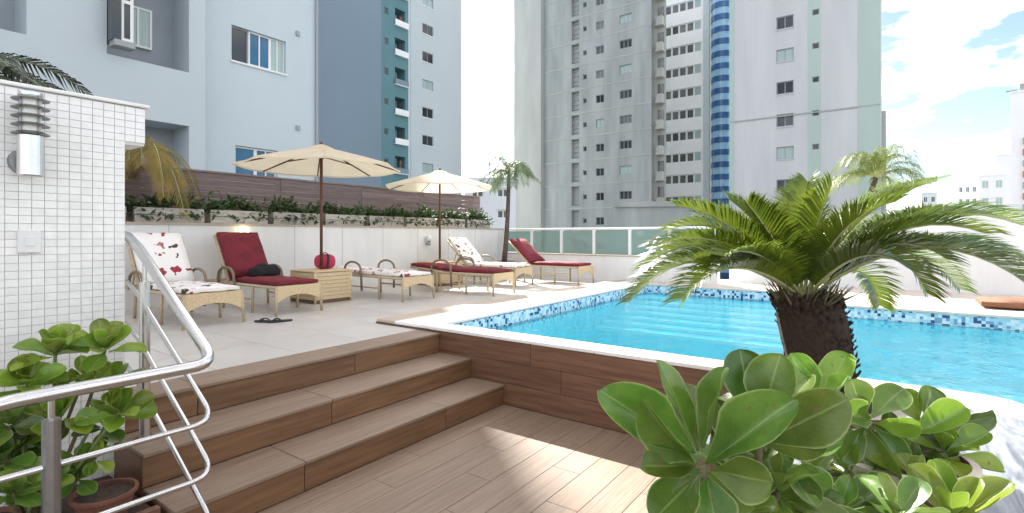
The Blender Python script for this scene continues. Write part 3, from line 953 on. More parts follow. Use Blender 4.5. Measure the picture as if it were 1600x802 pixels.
lounger('rattan lounger with raised back and flower-print cushion next to the steel handrail', (2.585, 5.73, DECK), 0, 55, 'floral')
lounger('rattan lounger with raised maroon back and black clothes on its seat', (3.60, 5.80, DECK), 0, 57, 'maroon')
lounger('rattan lounger laid flat with pale print cushion, right of the first wicker table', (5.37, 5.58, DECK), R(-2), 2, 'floral')
lounger('rattan lounger laid flat with maroon cushion in front of the second umbrella', (6.66, 4.98, DECK), R(3), 5, 'maroon', length=1.74)
lounger('rattan lounger with raised pale patterned cushion before the potted palm', (8.02, 5.52, DECK), R(2), 45, 'floral')
lounger('rattan lounger with raised maroon back nearest the glass balustrade', (9.08, 4.78, DECK), R(-1), 42, 'maroon', arms=False)

# black bundle of clothes on the second lounger
bm = bmesh.new()
bmesh.ops.create_icosphere(bm, subdivisions=3, radius=1)
for v in bm.verts:
    c = v.co.copy()
    k = 1 + .22 * math.sin(5 * c.x + 2) * math.sin(4 * c.y + 1) + .10 * math.sin(11 * c.x + 7 * c.y)
    v.co = Vector((c.x * .20 * k, c.y * .15 * k, max(c.z, -.35) * .11 * k + .04))
me = bpy.data.meshes.new('clothes'); bm.to_mesh(me); bm.free(); me.materials.append(MATS['towel_black']); me.shade_smooth()
tag(put('folded_clothes', me, None, (3.66, 6.72, DECK + .415)), 'black bundle of clothes lying on the maroon lounger seat', 'clothes')

# flip flops
for k, (xx, yy, rz) in enumerate(((3.02, 5.50, .5), (3.12, 5.40, 1.25))):
    f = thing('flip_flop', ('left' if k == 0 else 'right') + ' one of two black flip-flops on the tiles', 'flip-flop', (xx, yy, DECK + .001), rz, 'pair of flip-flops')
    pr = []
    for i in range(16):
        a = 2 * PI * i / 16
        w = .048 * (1 + .22 * math.sin(a))
        pr.append((w * math.cos(a), .135 * math.sin(a)))
    MB().prism(pr, 0, .018).build('sole', 'black', f, bevel=.003)
    MB().tube(bezier((-.05, -.01, .018), (-.02, .02, .06), (0, .07, .02), 6), .007, 6).tube(bezier((.05, -.01, .018), (.02, .02, .06), (0, .07, .02), 6), .007, 6).build('strap', 'black', f)


def side_table(label, loc, rz=0):
    t = thing('wicker_table', label, 'side table', loc, rz, 'wicker side tables')
    s = .29
    for i, (dx, dy, ang) in enumerate(((0, -s, 0), (0, s, 0), (-s, 0, 1), (s, 0, 1))):
        m = MB()
        for k in range(7):
            z0 = .05 + k * .054
            o = .004 if k % 2 else 0
            if ang == 0: m.box(-s + .002, s - .002, dy - .012 - o, dy + .012 + o, z0, z0 + .05)
            else: m.box(dx - .012 - o, dx + .012 + o, -s + .014, s - .014, z0, z0 + .05)
        m.build('side_panel', 'wicker', t)
    for sx in (-1, 1):
        for sy in (-1, 1):
            MB().tube([(sx * (s + .004), sy * (s + .004), 0), (sx * (s + .004), sy * (s + .004), .43)], .018, 8).build('leg', 'wicker', t, smooth=True)
    MB().box(-s - .012, s + .012, -s - .012, s + .012, .005, .045).build('plinth', 'wicker_dark', t)
    MB().box(-s - .02, s + .02, -s - .02, s + .02, .431, .455).build('top', 'wicker', t, bevel=.006)
    return t


T1 = (4.50, 6.68); T2 = (7.33, 7.02)
side_table('square wicker table under the first umbrella, beside the maroon lounger', (*T1, DECK))
side_table('square wicker table under the second umbrella, half hidden by flat lounger', (*T2, DECK))


def umbrella(label, x, y, rad, top, rz):
    u = thing('patio_umbrella', label, 'umbrella', (x, y, DECK), rz, 'cream patio umbrellas')
    MB().tube([(0, 0, .456), (0, 0, top - .02)], .021, 12).build('pole', 'dark_wood', u, smooth=True)
    MB().lathe([(.001, top), (.022, top - .005), (.03, top + .02), (.02, top + .05), (.001, top + .06)], 12).build('finial', 'dark_wood', u, smooth=True)
    edge = top - .31
    can = MB()
    n, m = 8, 6
    vs, fs = [], []
    def cpt(k, t, side):   # k rib (float), t 0..1 from top to edge
        a = 2 * PI * k / n
        fr_ = k - math.floor(k)
        flat = math.cos(PI / n) / math.cos(2 * PI / n * (fr_ - .5))
        rr_ = (.07 + (rad - .07) * t) * flat
        z = top - .03 - (top - .03 - edge) * (t ** 1.08)
        z -= .018 * t * math.sin(PI * fr_)
        return (rr_ * math.cos(a), rr_ * math.sin(a), z + side)
    sub = 4
    for side in (0, -.004):
        o = len(vs)
        for k in range(n * sub):
            for i in range(m + 1):
                vs.append(cpt(k / sub, i / m, side))
        for k in range(n * sub):
            for i in range(m):
                k2 = (k + 1) % (n * sub)
                fs.append((o + k * (m + 1) + i, o + k2 * (m + 1) + i, o + k2 * (m + 1) + i + 1, o + k * (m + 1) + i + 1))
    can.add(vs[:len(vs) // 2], fs[:len(fs) // 2])
    c = can.build('canopy', 'canvas', u)
    val = MB()
    for k in range(n * sub):
        p, q = Vector(cpt(k / sub, 1, 0)), Vector(cpt((k + 1) / sub if k + 1 < n * sub else 0, 1, 0))
        val.quad(p, q, q - Vector((0, 0, .026)), p - Vector((0, 0, .026)))
    val.build('hem', 'canvas', c)
    MB().lathe([(.03, .035), (.10, .012), (.20, -.035), (.205, -.045)], 16, (0, 0, top - .02)).build('vent_cap', 'canvas', c)
    MB().lathe([(.03, 0), (.05, .01), (.05, .06), (.03, .07)], 12, (0, 0, edge + .12)).build('runner', 'dark_wood', u)
    MB().lathe([(.03, 0), (.045, .01), (.045, .05), (.03, .06)], 12, (0, 0, top - .11)).build('hub', 'dark_wood', u)
    for k in range(n):
        a = 2 * PI * k / n
        pts = [Vector(cpt(k, t, -.022)) for t in (.0, .35, .7, .985)]
        rb = MB().tube(pts, [.012, .012, .011, .009], 6).build('rib', 'dark_wood', u)
        MB().tube([(.045 * math.cos(a), .045 * math.sin(a), edge + .15), Vector(cpt(k, .52, -.03))], .009, 6).build('strut', 'dark_wood', rb)
    return u


umbrella('cream canvas umbrella nearest the tiled wall, over the first wicker table', *T1, 1.15, 2.26, R(14))
umbrella('cream canvas umbrella farther along the wall, beside the potted palm', *T2, 1.06, 2.20, R(20))

# bag on the first table
bag = thing('bag', 'crimson backpack with a black strap on the first wicker table', 'bag', (T1[0] + .10, T1[1] + .06, DECK + .456), R(-30))
bm = bmesh.new(); bmesh.ops.create_icosphere(bm, subdivisions=3, radius=1)
for v in bm.verts:
    c = v.co
    f = lambda q, e: math.copysign(abs(q) ** e, q)
    v.co = Vector((f(c.x, .7) * .15, f(c.y, .7) * .075, f(c.z, .75) * .11 + .108))
me = bpy.data.meshes.new('bag_body'); bm.to_mesh(me); bm.free(); me.materials.append(MATS['pink_bag']); me.shade_smooth()
put('bag_body', me, bag)
MB().tube(bezier((.03, -.075, .02), (.05, -.10, .12), (.04, -.05, .215), 6), .016, 6).build('strap', 'black', bag)
MB().tube(bezier((-.03, 0, .21), (0, 0, .27), (.04, 0, .21), 6), .008, 6).build('handle', 'black', bag)


# ------------------------------------------------------------------ palms
def frond(name, pts, leaf_len, n, width, material, parent, droop=.4, vee=.35, seed=0, rach=.008, rmat='rachis', thin=1.0, start=.12):
    rr = random.Random(seed)
    pts = [Vector(p) for p in pts]
    cum = [0]
    for i in range(1, len(pts)):
        cum.append(cum[-1] + (pts[i] - pts[i - 1]).length)
    L = cum[-1]
    def sample(s):
        for i in range(1, len(pts)):
            if s <= cum[i]:
                t = (s - cum[i - 1]) / (cum[i] - cum[i - 1])
                return pts[i - 1].lerp(pts[i], t), (pts[i] - pts[i - 1]).normalized()
        return pts[-1], (pts[-1] - pts[-2]).normalized()
    m = MB()
    for k in range(n):
        u = start + (1 - start) * (k + .5) / n
        p, t = sample(u * L)
        up = Vector((0, 0, 1)); side = t.cross(up)
        if side.length < .15: side = t.cross(Vector((SH, -CH, 0)))
        side.normalize(); nup = side.cross(t).normalized()
        env = min(1, (u - start) * 5 + .35) * (1 - max(0, u - .55) ** 1.6 * 1.9)
        ll = leaf_len * max(.18, env) * rr.uniform(.9, 1.08)
        for s in (-1, 1):
            d = (side * s * .82 + t * (.42 + .5 * u) + nup * (vee + rr.uniform(-.08, .08))).normalized()
            mid = p + d * ll * .55
            tip = p + d * ll + Vector((0, 0, -droop * ll * rr.uniform(.7, 1.3)))
            wv = (t - d * t.dot(d)).normalized() * width * .5 * (1 if u < .8 else .8)
            m.add([p - wv * .6, p + wv * .6, mid + wv, tip, mid - wv], [(0, 1, 2, 4), (4, 2, 3)])
    f = m.build(name, material, parent)
    q = [sample(i / 12 * L)[0] for i in range(13)]
    MB().tube(q, [rach * (1 - .8 * i / 12) for i in range(13)], 5).build('rachis', rmat, f)
    return f


def rel(pts, o):
    return [Vector(p) - Vector(o) for p in pts]


# cycad in front of the pool
CB = at(1292, 700, 2.52); CB.z = .70
CT = at(1256, 462, 2.50)
cyc = thing('cycad_palm', 'stout sago cycad with dark shaggy trunk and arching yellow-green fronds', 'palm', CB)
tk = MB()
ax = [Vector((0, 0, -.25)), Vector((0.0, 0, .12)), (CT - CB) * .72, (CT - CB) * 1.0 + Vector((0, 0, .0))]
tp = bezier(ax[0], (CT - CB) * .35 + Vector((.03, -.03, 0)), ax[3], 14)
tk.tube(tp, [.135, .137, .138, .138, .138, .138, .14, .142, .145, .148, .15, .15, .148, .14, .10], 18)
rr = random.Random(3)
for k in range(620):
    u = rr.random() ** .85
    i = min(13, int(u * 14)); f = u * 14 - i
    c = tp[i].lerp(tp[i + 1], f)
    a = rr.uniform(0, 2 * PI)
    R_ = .133
    o = Vector((math.cos(a), math.sin(a), 0))
    p = c + o * R_
    tdir = (o * .5 + Vector((0, 0, rr.uniform(.4, 1.0)))).normalized()
    sd = Vector((-o.y, o.x, 0)) * .014
    L = rr.uniform(.025, .05)
    tk.add([p - sd - Vector((0, 0, .012)), p + sd - Vector((0, 0, .012)), p + sd * .8 + tdir * L, p - sd * .8 + tdir * L, p + tdir * L * .6 + o * .012], [(0, 1, 4), (1, 2, 4), (2, 3, 4), (3, 0, 4)])
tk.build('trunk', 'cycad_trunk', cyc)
ctr = CT - CB
sk = MB()
for k in range(90):
    a = rr.uniform(0, 2 * PI)
    o = Vector((math.cos(a), math.sin(a), 0))
    p = ctr + o * rr.uniform(.03, .14) + Vector((0, 0, -.03))
    q = p + o * rr.uniform(.02, .10) + Vector((0, 0, rr.uniform(.04, .13)))
    sk.tube([p, q], [.007, .001], 4)
sk.build('crown_fibre', 'stem', cyc)
# (tip x, tip y, tip depth, control x, control y, control depth, leaflet length)
FR = [
    (985, 470, 2.35, 1085, 345, 2.35, .15), (1003, 418, 2.6, 1110, 330, 2.55, .15), (1045, 360, 2.85, 1130, 320, 2.7, .15), (1058, 322, 2.5, 1150, 330, 2.5, .16),
    (1140, 312, 2.75, 1195, 350, 2.65, .17), (1168, 318, 2.35, 1220, 380, 2.4, .16), (1262, 284, 2.65, 1240, 370, 2.6, .16), (1300, 288, 2.35, 1268, 360, 2.4, .16),
    (1465, 283, 2.65, 1335, 310, 2.6, .16), (1400, 315, 2.2, 1310, 330, 2.3, .15), (1598, 352, 2.45, 1420, 285, 2.45, .17),
    (1560, 338, 2.8, 1410, 300, 2.7, .16), (1610, 448, 2.2, 1450, 320, 2.3, .17), (1570, 400, 2.6, 1430, 345, 2.55, .16), (1448, 458, 2.5, 1400, 345, 2.5, .15),
    (1375, 478, 2.75, 1350, 375, 2.65, .14), (1500, 452, 2.8, 1400, 330, 2.75, .15), (1090, 440, 2.85, 1150, 360, 2.8, .14), (1065, 468, 2.15, 1140, 370, 2.25, .15),
    
    (1130, 400, 2.1, 1190, 370, 2.25, .14), (1420, 420, 2.1, 1350, 360, 2.25, .15),
    (1000, 452, 2.75, 1100, 340, 2.7, .15), (1025, 385, 2.25, 1125, 335, 2.3, .15), (1090, 335, 2.9, 1165, 335, 2.75, .15), (1105, 420, 2.3, 1160, 370, 2.35, .14),
    (1420, 300, 2.4, 1330, 325, 2.45, .16), (1540, 365, 2.2, 1400, 310, 2.3, .16),
    (1500, 340, 2.95, 1380, 310, 2.8, .16), (1590, 415, 2.5, 1430, 325, 2.5, .16), (1480, 405, 2.2, 1380, 335, 2.3, .15)]
for k, (tx, ty, td, cx, cy, cd, ll) in enumerate(FR):
    tip, con = at(tx, ty, td), at(cx, cy, cd)
    b0 = CT + (con - CT).normalized() * .03 + Vector((0, 0, -.02))
    frond('frond', rel(bezier(b0, con, tip, 14), CB), ll * 1.32, 96, .0090, 'cycad_leaf', cyc, droop=.16, vee=.42, seed=k, rach=.009)

# pots in the foreground
def pot(label, loc, h, r0, r1, rimmed=True, name='flower_pot', sub='terracotta'):
    p = thing(name, label, 'pot', loc)
    MB().lathe([(r0 * .96, 0), (r0, .01), (r1 * .97, h * .85), (r1, h * .86), (r1 * 1.06, h * .88), (r1 * 1.06, h), (r1 * .95, h), (r1 * .93, h * .8)], 28, caps=False).build('body', sub, p, smooth=False)
    if rimmed:
        MB().lathe([(r1 * 1.07, h * .9), (r1 * 1.085, h * .92), (r1 * 1.085, h * 1.0), (r1 * .96, h * 1.012)], 28, caps=False).build('rim', 'rim', p)
    MB().lathe([(.001, h * .88), (r1 * .93, h * .86)], 20, caps=False).build('soil', 'soil', p)
    return p


pot('broad terracotta pot under the sago cycad', (CB.x, CB.y, PLAT + .002 if CB.y < .6 else 0), .13, .26, .31)
PC3 = at(1400, 700, 1.52); PC3.z = PLAT + .002
pot('terracotta pot with pale rim under the small-leaved plants on the marble', PC3, .26, .14, .175)
PC2 = at(1170, 800, 1.12); PC2.z = 0
pot('terracotta pot of the large-leaved plant in the foreground', PC2, .55, .16, .21)


# ------------------------------------------------------------------ big-leaved shrubs
def leaf_mesh(name, material, cup, droop, twist, seed):
    rr = random.Random(seed)
    nu, nv = 8, 12
    v, uv, f = [], [], []
    for jv in range(nv + 1):
        t = 1 - (1 - jv / nv) ** 1.7
        if t > .62: w = .5 * math.sqrt(max(0.0, 1 - ((t - .62) / .38) ** 2.5))
        else: w = .5 * (.07 + .93 * math.sin(PI / 2 * t / .62) ** 1.5)
        w *= 1 + .03 * math.sin(9 * t + seed)
        for iu in range(nu + 1):
            s = -1 + 2 * iu / nu
            x = s * w
            z = cup * (abs(s) ** 1.5) * w - droop * t * t + twist * s * w * t + .012 * math.sin(7 * t + 3 * s + seed)
            z += -.02 * (1 - min(1, abs(s) * 5)) * (1 - t) + .02 * abs(s) ** 3 * math.sin(13 * t + 4 * seed + (2 if s > 0 else 0))
            v.append((x, t, z)); uv.append((iu / nu, t))
    for jv in range(nv):
        for iu in range(nu):
            a = jv * (nu + 1) + iu
            f.append((a, a + 1, a + nu + 2, a + nu + 1))
    me = bpy.data.meshes.new(name)
    me.from_pydata(v, [], f)
    ul = me.uv_layers.new(name='uv')
    for lp in me.loops:
        ul.data[lp.index].uv = uv[lp.vertex_index]
    me.materials.append(MATS[material])
    me.shade_smooth()
    return me


LEAVES = [leaf_mesh('leaf', 'leaf', c, d, t, s) for c, d, t, s in ((.25, .10, .1, 1), (.12, .18, -.12, 2), (.35, .02, .05, 3), (.05, .25, .18, 4), (.3, .14, -.2, 8), (.18, .05, .22, 9), (.4, .2, .0, 10))]
LEAVES_B = [leaf_mesh('leaf', 'leaf_bright', c, d, t, s) for c, d, t, s in ((.25, .10, .1, 5), (.4, -.08, -.1, 6), (.3, .15, .1, 7))]


def leaf(parent, base, tip, width, normal, origin, lib=LEAVES, k=0):
    y = Vector(tip) - Vector(base)
    L = y.length
    y.normalize()
    n = Vector(normal)
    n = n - y * n.dot(y)
    if n.length < 1e-4: n = y.orthogonal()
    n.normalize()
    x = y.cross(n)
    M = Matrix(((x.x * width, y.x * L, n.x * L, 0), (x.y * width, y.y * L, n.y * L, 0), (x.z * width, y.z * L, n.z * L, 0), (0, 0, 0, 1)))
    b = Vector(base) - Vector(origin)
    M.translation = b
    return put('leaf', lib[k % len(lib)], parent, mtx=M)


def rosette(parent, c, axis, L, origin, seed, lib=LEAVES, n=10, wr=.52, spread=(25, 100)):
    rr = random.Random(seed)
    axis = Vector(axis).normalized()
    L *= 1.1
    e1 = axis.orthogonal().normalized(); e2 = axis.cross(e1)
    ph = rr.uniform(0, 6)
    for k in range(n):
        t = k / max(1, n - 1)
        az = ph + (k // 2) * 1.35 + (k % 2) * PI + rr.uniform(-.25, .25)
        el = R(spread[0] + (spread[1] - spread[0]) * t + rr.uniform(-8, 8))
        out = e1 * math.cos(az) + e2 * math.sin(az)
        d = axis * math.cos(el) + out * math.sin(el)
        nrm = axis * math.sin(el) - out * math.cos(el)
        ll = L * (.72 + .35 * min(1, t * 2)) * rr.uniform(.88, 1.1)
        b = Vector(c) - axis * .02 * t + d * .01
        leaf(parent, b, b + d * ll, ll * wr * rr.uniform(.9, 1.12), nrm + Vector((rr.uniform(-.2, .2),) * 3), origin, lib, rr.randrange(9))


CAMP = Vector((0, 0, EYE))


def cam_leaf(parent, bpx, tpx, wpx, roll, origin, lib=LEAVES, k=0):
    """leaf from base (x, y, depth) to tip (x, y, depth), wpx wide, turned by roll about its own axis"""
    b, t = at(*bpx), at(*tpx)
    v = (CAMP - (b + t) / 2).normalized()
    y = (t - b).normalized()
    n = (v - y * v.dot(y)).normalized()
    n = Matrix.Rotation(R(roll), 3, y) @ n
    return leaf(parent, b, t, 0.86 * wpx * (bpx[2] + tpx[2]) / 2 / 810, n, origin, lib, k)


def stem(parent, pts, r, origin, material='stem'):
    return MB().tube(rel(pts, origin), [r * (1 - .35 * i / (len(pts) - 1)) for i in range(len(pts))], 7).build('stem', material, parent, smooth=True)


# foreground plant, large rosette
C1 = (1097, 728, 1.10)
sh1 = thing('clusia_shrub', 'nearest shrub with large oval leaves, left of the cycad trunk', 'shrub', PC2 + Vector((0, 0, .47)), 0, 'broad-leaved shrubs')
O1 = PC2 + Vector((0, 0, .47))
stem(sh1, bezier(O1 - Vector((0, 0, .03)), at(1120, 860, 1.1), at(*C1), 8), .013, O1)
C1b = (1185, 668, 1.22)
stem(sh1, bezier(O1 - Vector((0, 0, .03)), at(1190, 800, 1.2), at(*C1b), 8), .012, O1)
L1 = [((1086, 708, 1.10), (950, 612, 1.02), 88, 18), ((1088, 700, 1.12), (1046, 560, 1.14), 82, 58), ((1098, 700, 1.12), (1136, 574, 1.12), 80, -62), ((1090, 705, 1.13), (1075, 590, 1.22), 80, 25),
      ((1103, 726, 1.09), (1228, 620, .98), 84, -28), ((1110, 735, 1.09), (1206, 756, 1.0), 80, 30), ((1090, 722, 1.09), (1004, 658, .98), 70, -48), ((1088, 728, 1.09), (1010, 722, 1.0), 66, 35),
      ((1094, 740, 1.09), (1028, 800, 1.0), 82, 12), ((1104, 742, 1.1), (1120, 830, 1.02), 80, -15), ((1105, 712, 1.13), (1165, 640, 1.2), 78, 30), ((1098, 735, 1.1), (1180, 800, 1.05), 75, 20),
      ((1176, 660, 1.22), (1158, 546, 1.24), 80, 22), ((1192, 655, 1.2), (1214, 556, 1.18), 88, -12), ((1190, 690, 1.16), (1322, 628, 1.04), 92, 8), ((1180, 665, 1.23), (1120, 610, 1.35), 70, 20),
      ((1196, 668, 1.2), (1262, 588, 1.3), 66, -30), ((1190, 690, 1.2), (1290, 712, 1.12), 62, 50), ((1182, 684, 1.2), (1118, 640, 1.12), 60, -40)]
for k, (b, t, w, rl) in enumerate(L1):
    cam_leaf(sh1, b, t, w, rl, O1, LEAVES, k)
for k, (cx, cy, cd, n, L) in enumerate(((1150, 735, 1.28, 8, .12), (1225, 715, 1.3, 8, .115), (1140, 800, 1.2, 8, .12), (1215, 770, 1.22, 8, .115))):
    c = at(cx, cy, cd)
    stem(sh1, bezier(O1 - Vector((0, 0, .03)), (O1 + c) / 2 + Vector((0, 0, .04)), c, 6), .009, O1)
    rosette(sh1, c, (-.35, -.1, 1), L, O1, 130 + k, LEAVES, n, wr=.5, spread=(15, 85))
# second shrub behind it, pale young leaves
O3 = PC3 + Vector((0, 0, .22))
sh2 = thing('clusia_shrub', 'shrub with pale-edged oval leaves on the marble platform, right of cycad trunk', 'shrub', O3, 0, 'broad-leaved shrubs')
def sprout(sh, O, c, mid, r=.009):
    stem(sh, bezier(O - Vector((0, 0, .03)), at(*mid), at(*c), 8), r, O)
C2 = (1357, 660, 1.5)
sprout(sh2, O3, C2, (1370, 740, 1.5))
for k, (b, t, w, rl, lb) in enumerate([
    ((1350, 652, 1.5), (1334, 594, 1.5), 54, 38, 0), ((1362, 652, 1.5), (1412, 600, 1.52), 56, -20, 0), ((1360, 656, 1.5), (1310, 640, 1.4), 48, 20, 0), ((1366, 660, 1.5), (1440, 668, 1.42), 50, 50, 1),
    ((1355, 668, 1.48), (1398, 768, 1.36), 58, 22, 0), ((1350, 668, 1.48), (1318, 720, 1.4), 46, -20, 0), ((1366, 668, 1.5), (1420, 730, 1.44), 50, -35, 0)]):
    cam_leaf(sh2, b, t, w, rl, O3, LEAVES_B if lb else LEAVES, k)
C3 = (1440, 668, 1.56)
sprout(sh2, O3, C3, (1430, 740, 1.54))
for k, (b, t, w, rl, lb) in enumerate([
    ((1436, 660, 1.56), (1405, 608, 1.6), 46, 15, 1), ((1444, 656, 1.56), (1456, 604, 1.58), 58, 40, 0), ((1446, 660, 1.56), (1506, 632, 1.6), 46, -55, 0), ((1425, 680, 1.5), (1512, 640, 1.46), 50, -18, 1),
    ((1450, 668, 1.56), (1560, 654, 1.58), 46, 58, 0), ((1450, 674, 1.55), (1498, 690, 1.5), 46, 30, 0), ((1440, 676, 1.55), (1490, 726, 1.5), 52, -10, 0), ((1430, 676, 1.55), (1402, 736, 1.48), 50, 10, 0)]):
    cam_leaf(sh2, b, t, w, rl, O3, LEAVES_B if lb else LEAVES, k + 1)
C4 = (1278, 640, 1.62)
sprout(sh2, O3, C4, (1330, 720, 1.56))
for k, (b, t, w, rl, lb) in enumerate([
    ((1272, 636, 1.62), (1236, 552, 1.64), 56, 28, 0), ((1282, 632, 1.62), (1322, 548, 1.66), 58, -16, 1), ((1284, 640, 1.6), (1330, 592, 1.56), 36, -60, 1), ((1270, 644, 1.6), (1232, 606, 1.5), 44, 40, 1),
    ((1280, 650, 1.6), (1330, 680, 1.5), 42, 50, 0), ((1272, 648, 1.6), (1240, 700, 1.52), 46, 20, 0)]):
    cam_leaf(sh2, b, t, w, rl, O3, LEAVES_B if lb else LEAVES, k + 2)
for k, (cx, cy, cd, n, L) in enumerate(((1475, 705, 1.5, 9, .105), (1390, 700, 1.58, 8, .10))):
    c = at(cx, cy, cd)
    stem(sh2, bezier(O3 - Vector((0, 0, .03)), (O3 + c) / 2 + Vector((0, 0, .05)), c, 6), .008, O3)
    rosette(sh2, c, (-.3, -.1, 1), L, O3, 150 + k, LEAVES_B if k == 0 else LEAVES, n, wr=.52, spread=(15, 90))
# third, low at the bottom of the picture
PC4 = at(1400, 860, 1.22); PC4.z = 0
pot('terracotta pot at the bottom edge between the two larger shrubs', PC4, .60, .15, .19)
O4 = PC4 + Vector((0, 0, .52))
sh3 = thing('clusia_shrub', 'low shrub with upright oval leaves along the bottom edge of the picture', 'shrub', O4, 0, 'broad-leaved shrubs')
for k, (cx, cy, cd, n, L) in enumerate(((1310, 800, 1.28, 10, .115), (1490, 812, 1.2, 11, .12), (1400, 806, 1.15, 9, .11), (1235, 800, 1.3, 9, .11), (1330, 740, 1.42, 8, .10), (1440, 765, 1.35, 8, .10), (1180, 830, 1.25, 8, .11), (1260, 745, 1.45, 8, .10))):
    c = at(cx, cy, cd)
    stem(sh3, bezier(O4 - Vector((0, 0, .03)), (O4 + c) / 2 + Vector((0, 0, .06)), c, 6), .009, O4)
    rosette(sh3, c, (rnd.uniform(-.5, .3) - .2, rnd.uniform(-.4, .4), 1), L, O4, 70 + k, LEAVES_B if k in (1, 5) else LEAVES, n)

# ------------------------------------------------------------------ left planting bed
bed = thing('planting_bed', 'low brown planting bed of soil in front of the tiled wall', 'planting bed')
MB().box(-1.2, SA - .03, 2.86, B2 - .01, -.1, .16).build('soil', 'soil', bed)
MB().box(-1.2, SA - .03, 2.82, 2.858, -.1, .20).build('kerb', 'wall_wood', bed, bevel=.005)
PLB = Vector((.80, 3.12, .162))
for (pp, hh, lb) in ((Vector((.46, 3.12, .162)), .12, 'round terracotta pot in the left bed below the steel post'), (Vector((.86, 3.0, .162)), .13, 'small terracotta pot in the left bed beside the stairs')):
    pot(lb, pp, hh, .09, .125, False)
OL = Vector((.62, 3.15, .165))
shl = thing('clusia_shrub', 'bright green shrub growing before the tiled wall behind the handrail', 'shrub', OL, 0, 'broad-leaved shrubs')
for k, (cx, cy, d, L, n, br) in enumerate(((86, 552, 2.42, .135, 13, 1), (165, 545, 2.5, .13, 12, 1), (42, 600, 2.35, .125, 12, 1), (132, 590, 2.48, .10, 8, 1), (178, 600, 2.5, .115, 10, 1),
                                           (95, 650, 2.4, .125, 11, 1), (185, 645, 2.48, .12, 12, 1), (15, 665, 2.3, .13, 10, 0), (40, 690, 2.35, .12, 10, 0), (5, 720, 2.25, .12, 10, 0), (120, 745, 2.42, .10, 8, 0), (22, 770, 2.2, .12, 11, 0), (62, 752, 2.3, .11, 10, 0), (150, 715, 2.45, .085, 8, 1), (165, 665, 2.55, .11, 9, 0), (70, 705, 2.4, .11, 8, 0))):
    c = at(cx, cy, d)
    lim = B2 - .05
    if c.y > lim: c.y = lim
    mid = (OL + c) / 2 + Vector((rnd.uniform(-.05, .05), -.03, -.05))
    stem(shl, bezier(OL - Vector((0, 0, .02)), mid, c, 7), .010, OL, 'stem' if k % 2 else 'stem_green')
    rosette(shl, c, (-.25 + rnd.uniform(-.3, .3), -.55 + rnd.uniform(-.2, .2), 1), L, OL, 20 + k, LEAVES_B if br else LEAVES, n, wr=.64, spread=(12, 88))

# potted palm at the corner of the terrace
PP = Vector((9.55, 7.12, DECK))
sp_ = thing('stone_planter', 'round rough stone planter at the foot of the corner palm', 'planter', PP)
MB().lathe([(.28, 0), (.34, .06), (.36, .2), (.33, .32), (.29, .36), (.26, .33)], 20, caps=False).build('body', 'stone_pot', sp_)
rr = random.Random(9)
st_ = MB()
for k in range(60):
    a = rr.uniform(0, 2 * PI); z = rr.uniform(.03, .33)
    c = Vector((.345 * math.cos(a), .345 * math.sin(a), z)); q = rr.uniform(.02, .045)
    st_.add([c + Vector(v) * q for v in ((1, 0, 0), (-1, 0, 0), (0, 1, 0), (0, -1, 0), (0, 0, 1), (0, 0, -1))], [(0, 2, 4), (2, 1, 4), (1, 3, 4), (3, 0, 4), (2, 0, 5), (1, 2, 5), (3, 1, 5), (0, 3, 5)])
st_.build('pebbles', 'stone_pot', sp_)
MB().lathe([(.001, .345), (.28, .33)], 16, caps=False).build('soil', 'soil', sp_)


def palm(label, base, crown, n, L, mat_leaf, tr, seed, droop=.8, leaf_len=.3, width=.02, up=.5, leaflets=34, dirs=None):
    p = thing('palm_tree', label, 'palm', base)
    base, crown = Vector(base), Vector(crown)
    pts = bezier((0, 0, 0), (crown - base) * .5 + Vector((.03, -.04, 0)), crown - base, 10)
    MB().tube(pts, [tr * (1.25 - .5 * i / 10) for i in range(11)], 10).build('trunk', 'trunk_palm', p, smooth=True)
    rr = random.Random(seed)
    for k in range(n):
        az = 2 * PI * k / n + rr.uniform(-.2, .2)
        if dirs: az = rr.uniform(*dirs)
        e = up + rr.uniform(-.45, .45)
        o = Vector((math.cos(az), math.sin(az), 0))
        c = crown - base
        l = L * rr.uniform(.8, 1.15)
        con = c + o * l * .5 + Vector((0, 0, l * e * .8))
        tip = c + o * l * (.95 - .2 * droop) + Vector((0, 0, l * (e * .6 - droop * rr.uniform(.6, 1.0))))
        frond('frond', bezier(c, con, tip, 10), leaf_len, leaflets, width, mat_leaf, p, droop=.45, vee=.1, seed=seed * 100 + k, rach=.010)
    return p


palm('slender dark palm with feathery crown in the stone planter at the corner', (PP.x, PP.y, DECK + .33), at(795, 268, 11.9), 17, .85, 'palm_leaf', .05, 5, droop=.7, leaf_len=.24, width=.013, up=.5)
palm('golden drooping palm between the tiled wall and slat fence', (2.05, 8.15, 1.601), at(222, 232, 6.85), 18, .85, 'palm_gold', .04, 11, droop=1.1, leaf_len=.20, width=.010, up=.25, leaflets=46)
palm('dark palm with long fronds reaching over the tiled wall top', (0.2, 5.6, DECK), at(-70, 92, 4.3), 16, 1.0, 'palm_dark', .07, 13, droop=.35, leaf_len=.24, width=.024, up=.12)
palm('lime green feathery palm standing beyond the far white wall', (13.0, 2.1, -3.99), at(1368, 278, 10.9), 20, 1.15, 'palm_lime', .07, 17, droop=.45, leaf_len=.30, width=.013, up=.62, leaflets=46)

# brown mattress on the far pool edge
mt = thing('sun_mattress', 'brown sun mattress lying on the far edge of the pool', 'mattress', (8.85, -1.9, PLAT))
put('mattress_body', cushion(.62, 1.9, .10, 'mat_brown'), mt, (0, 0, .06))
put('pillow', cushion(.5, .45, .10, 'mat_brown'), mt, (0.02, -.6, .13))


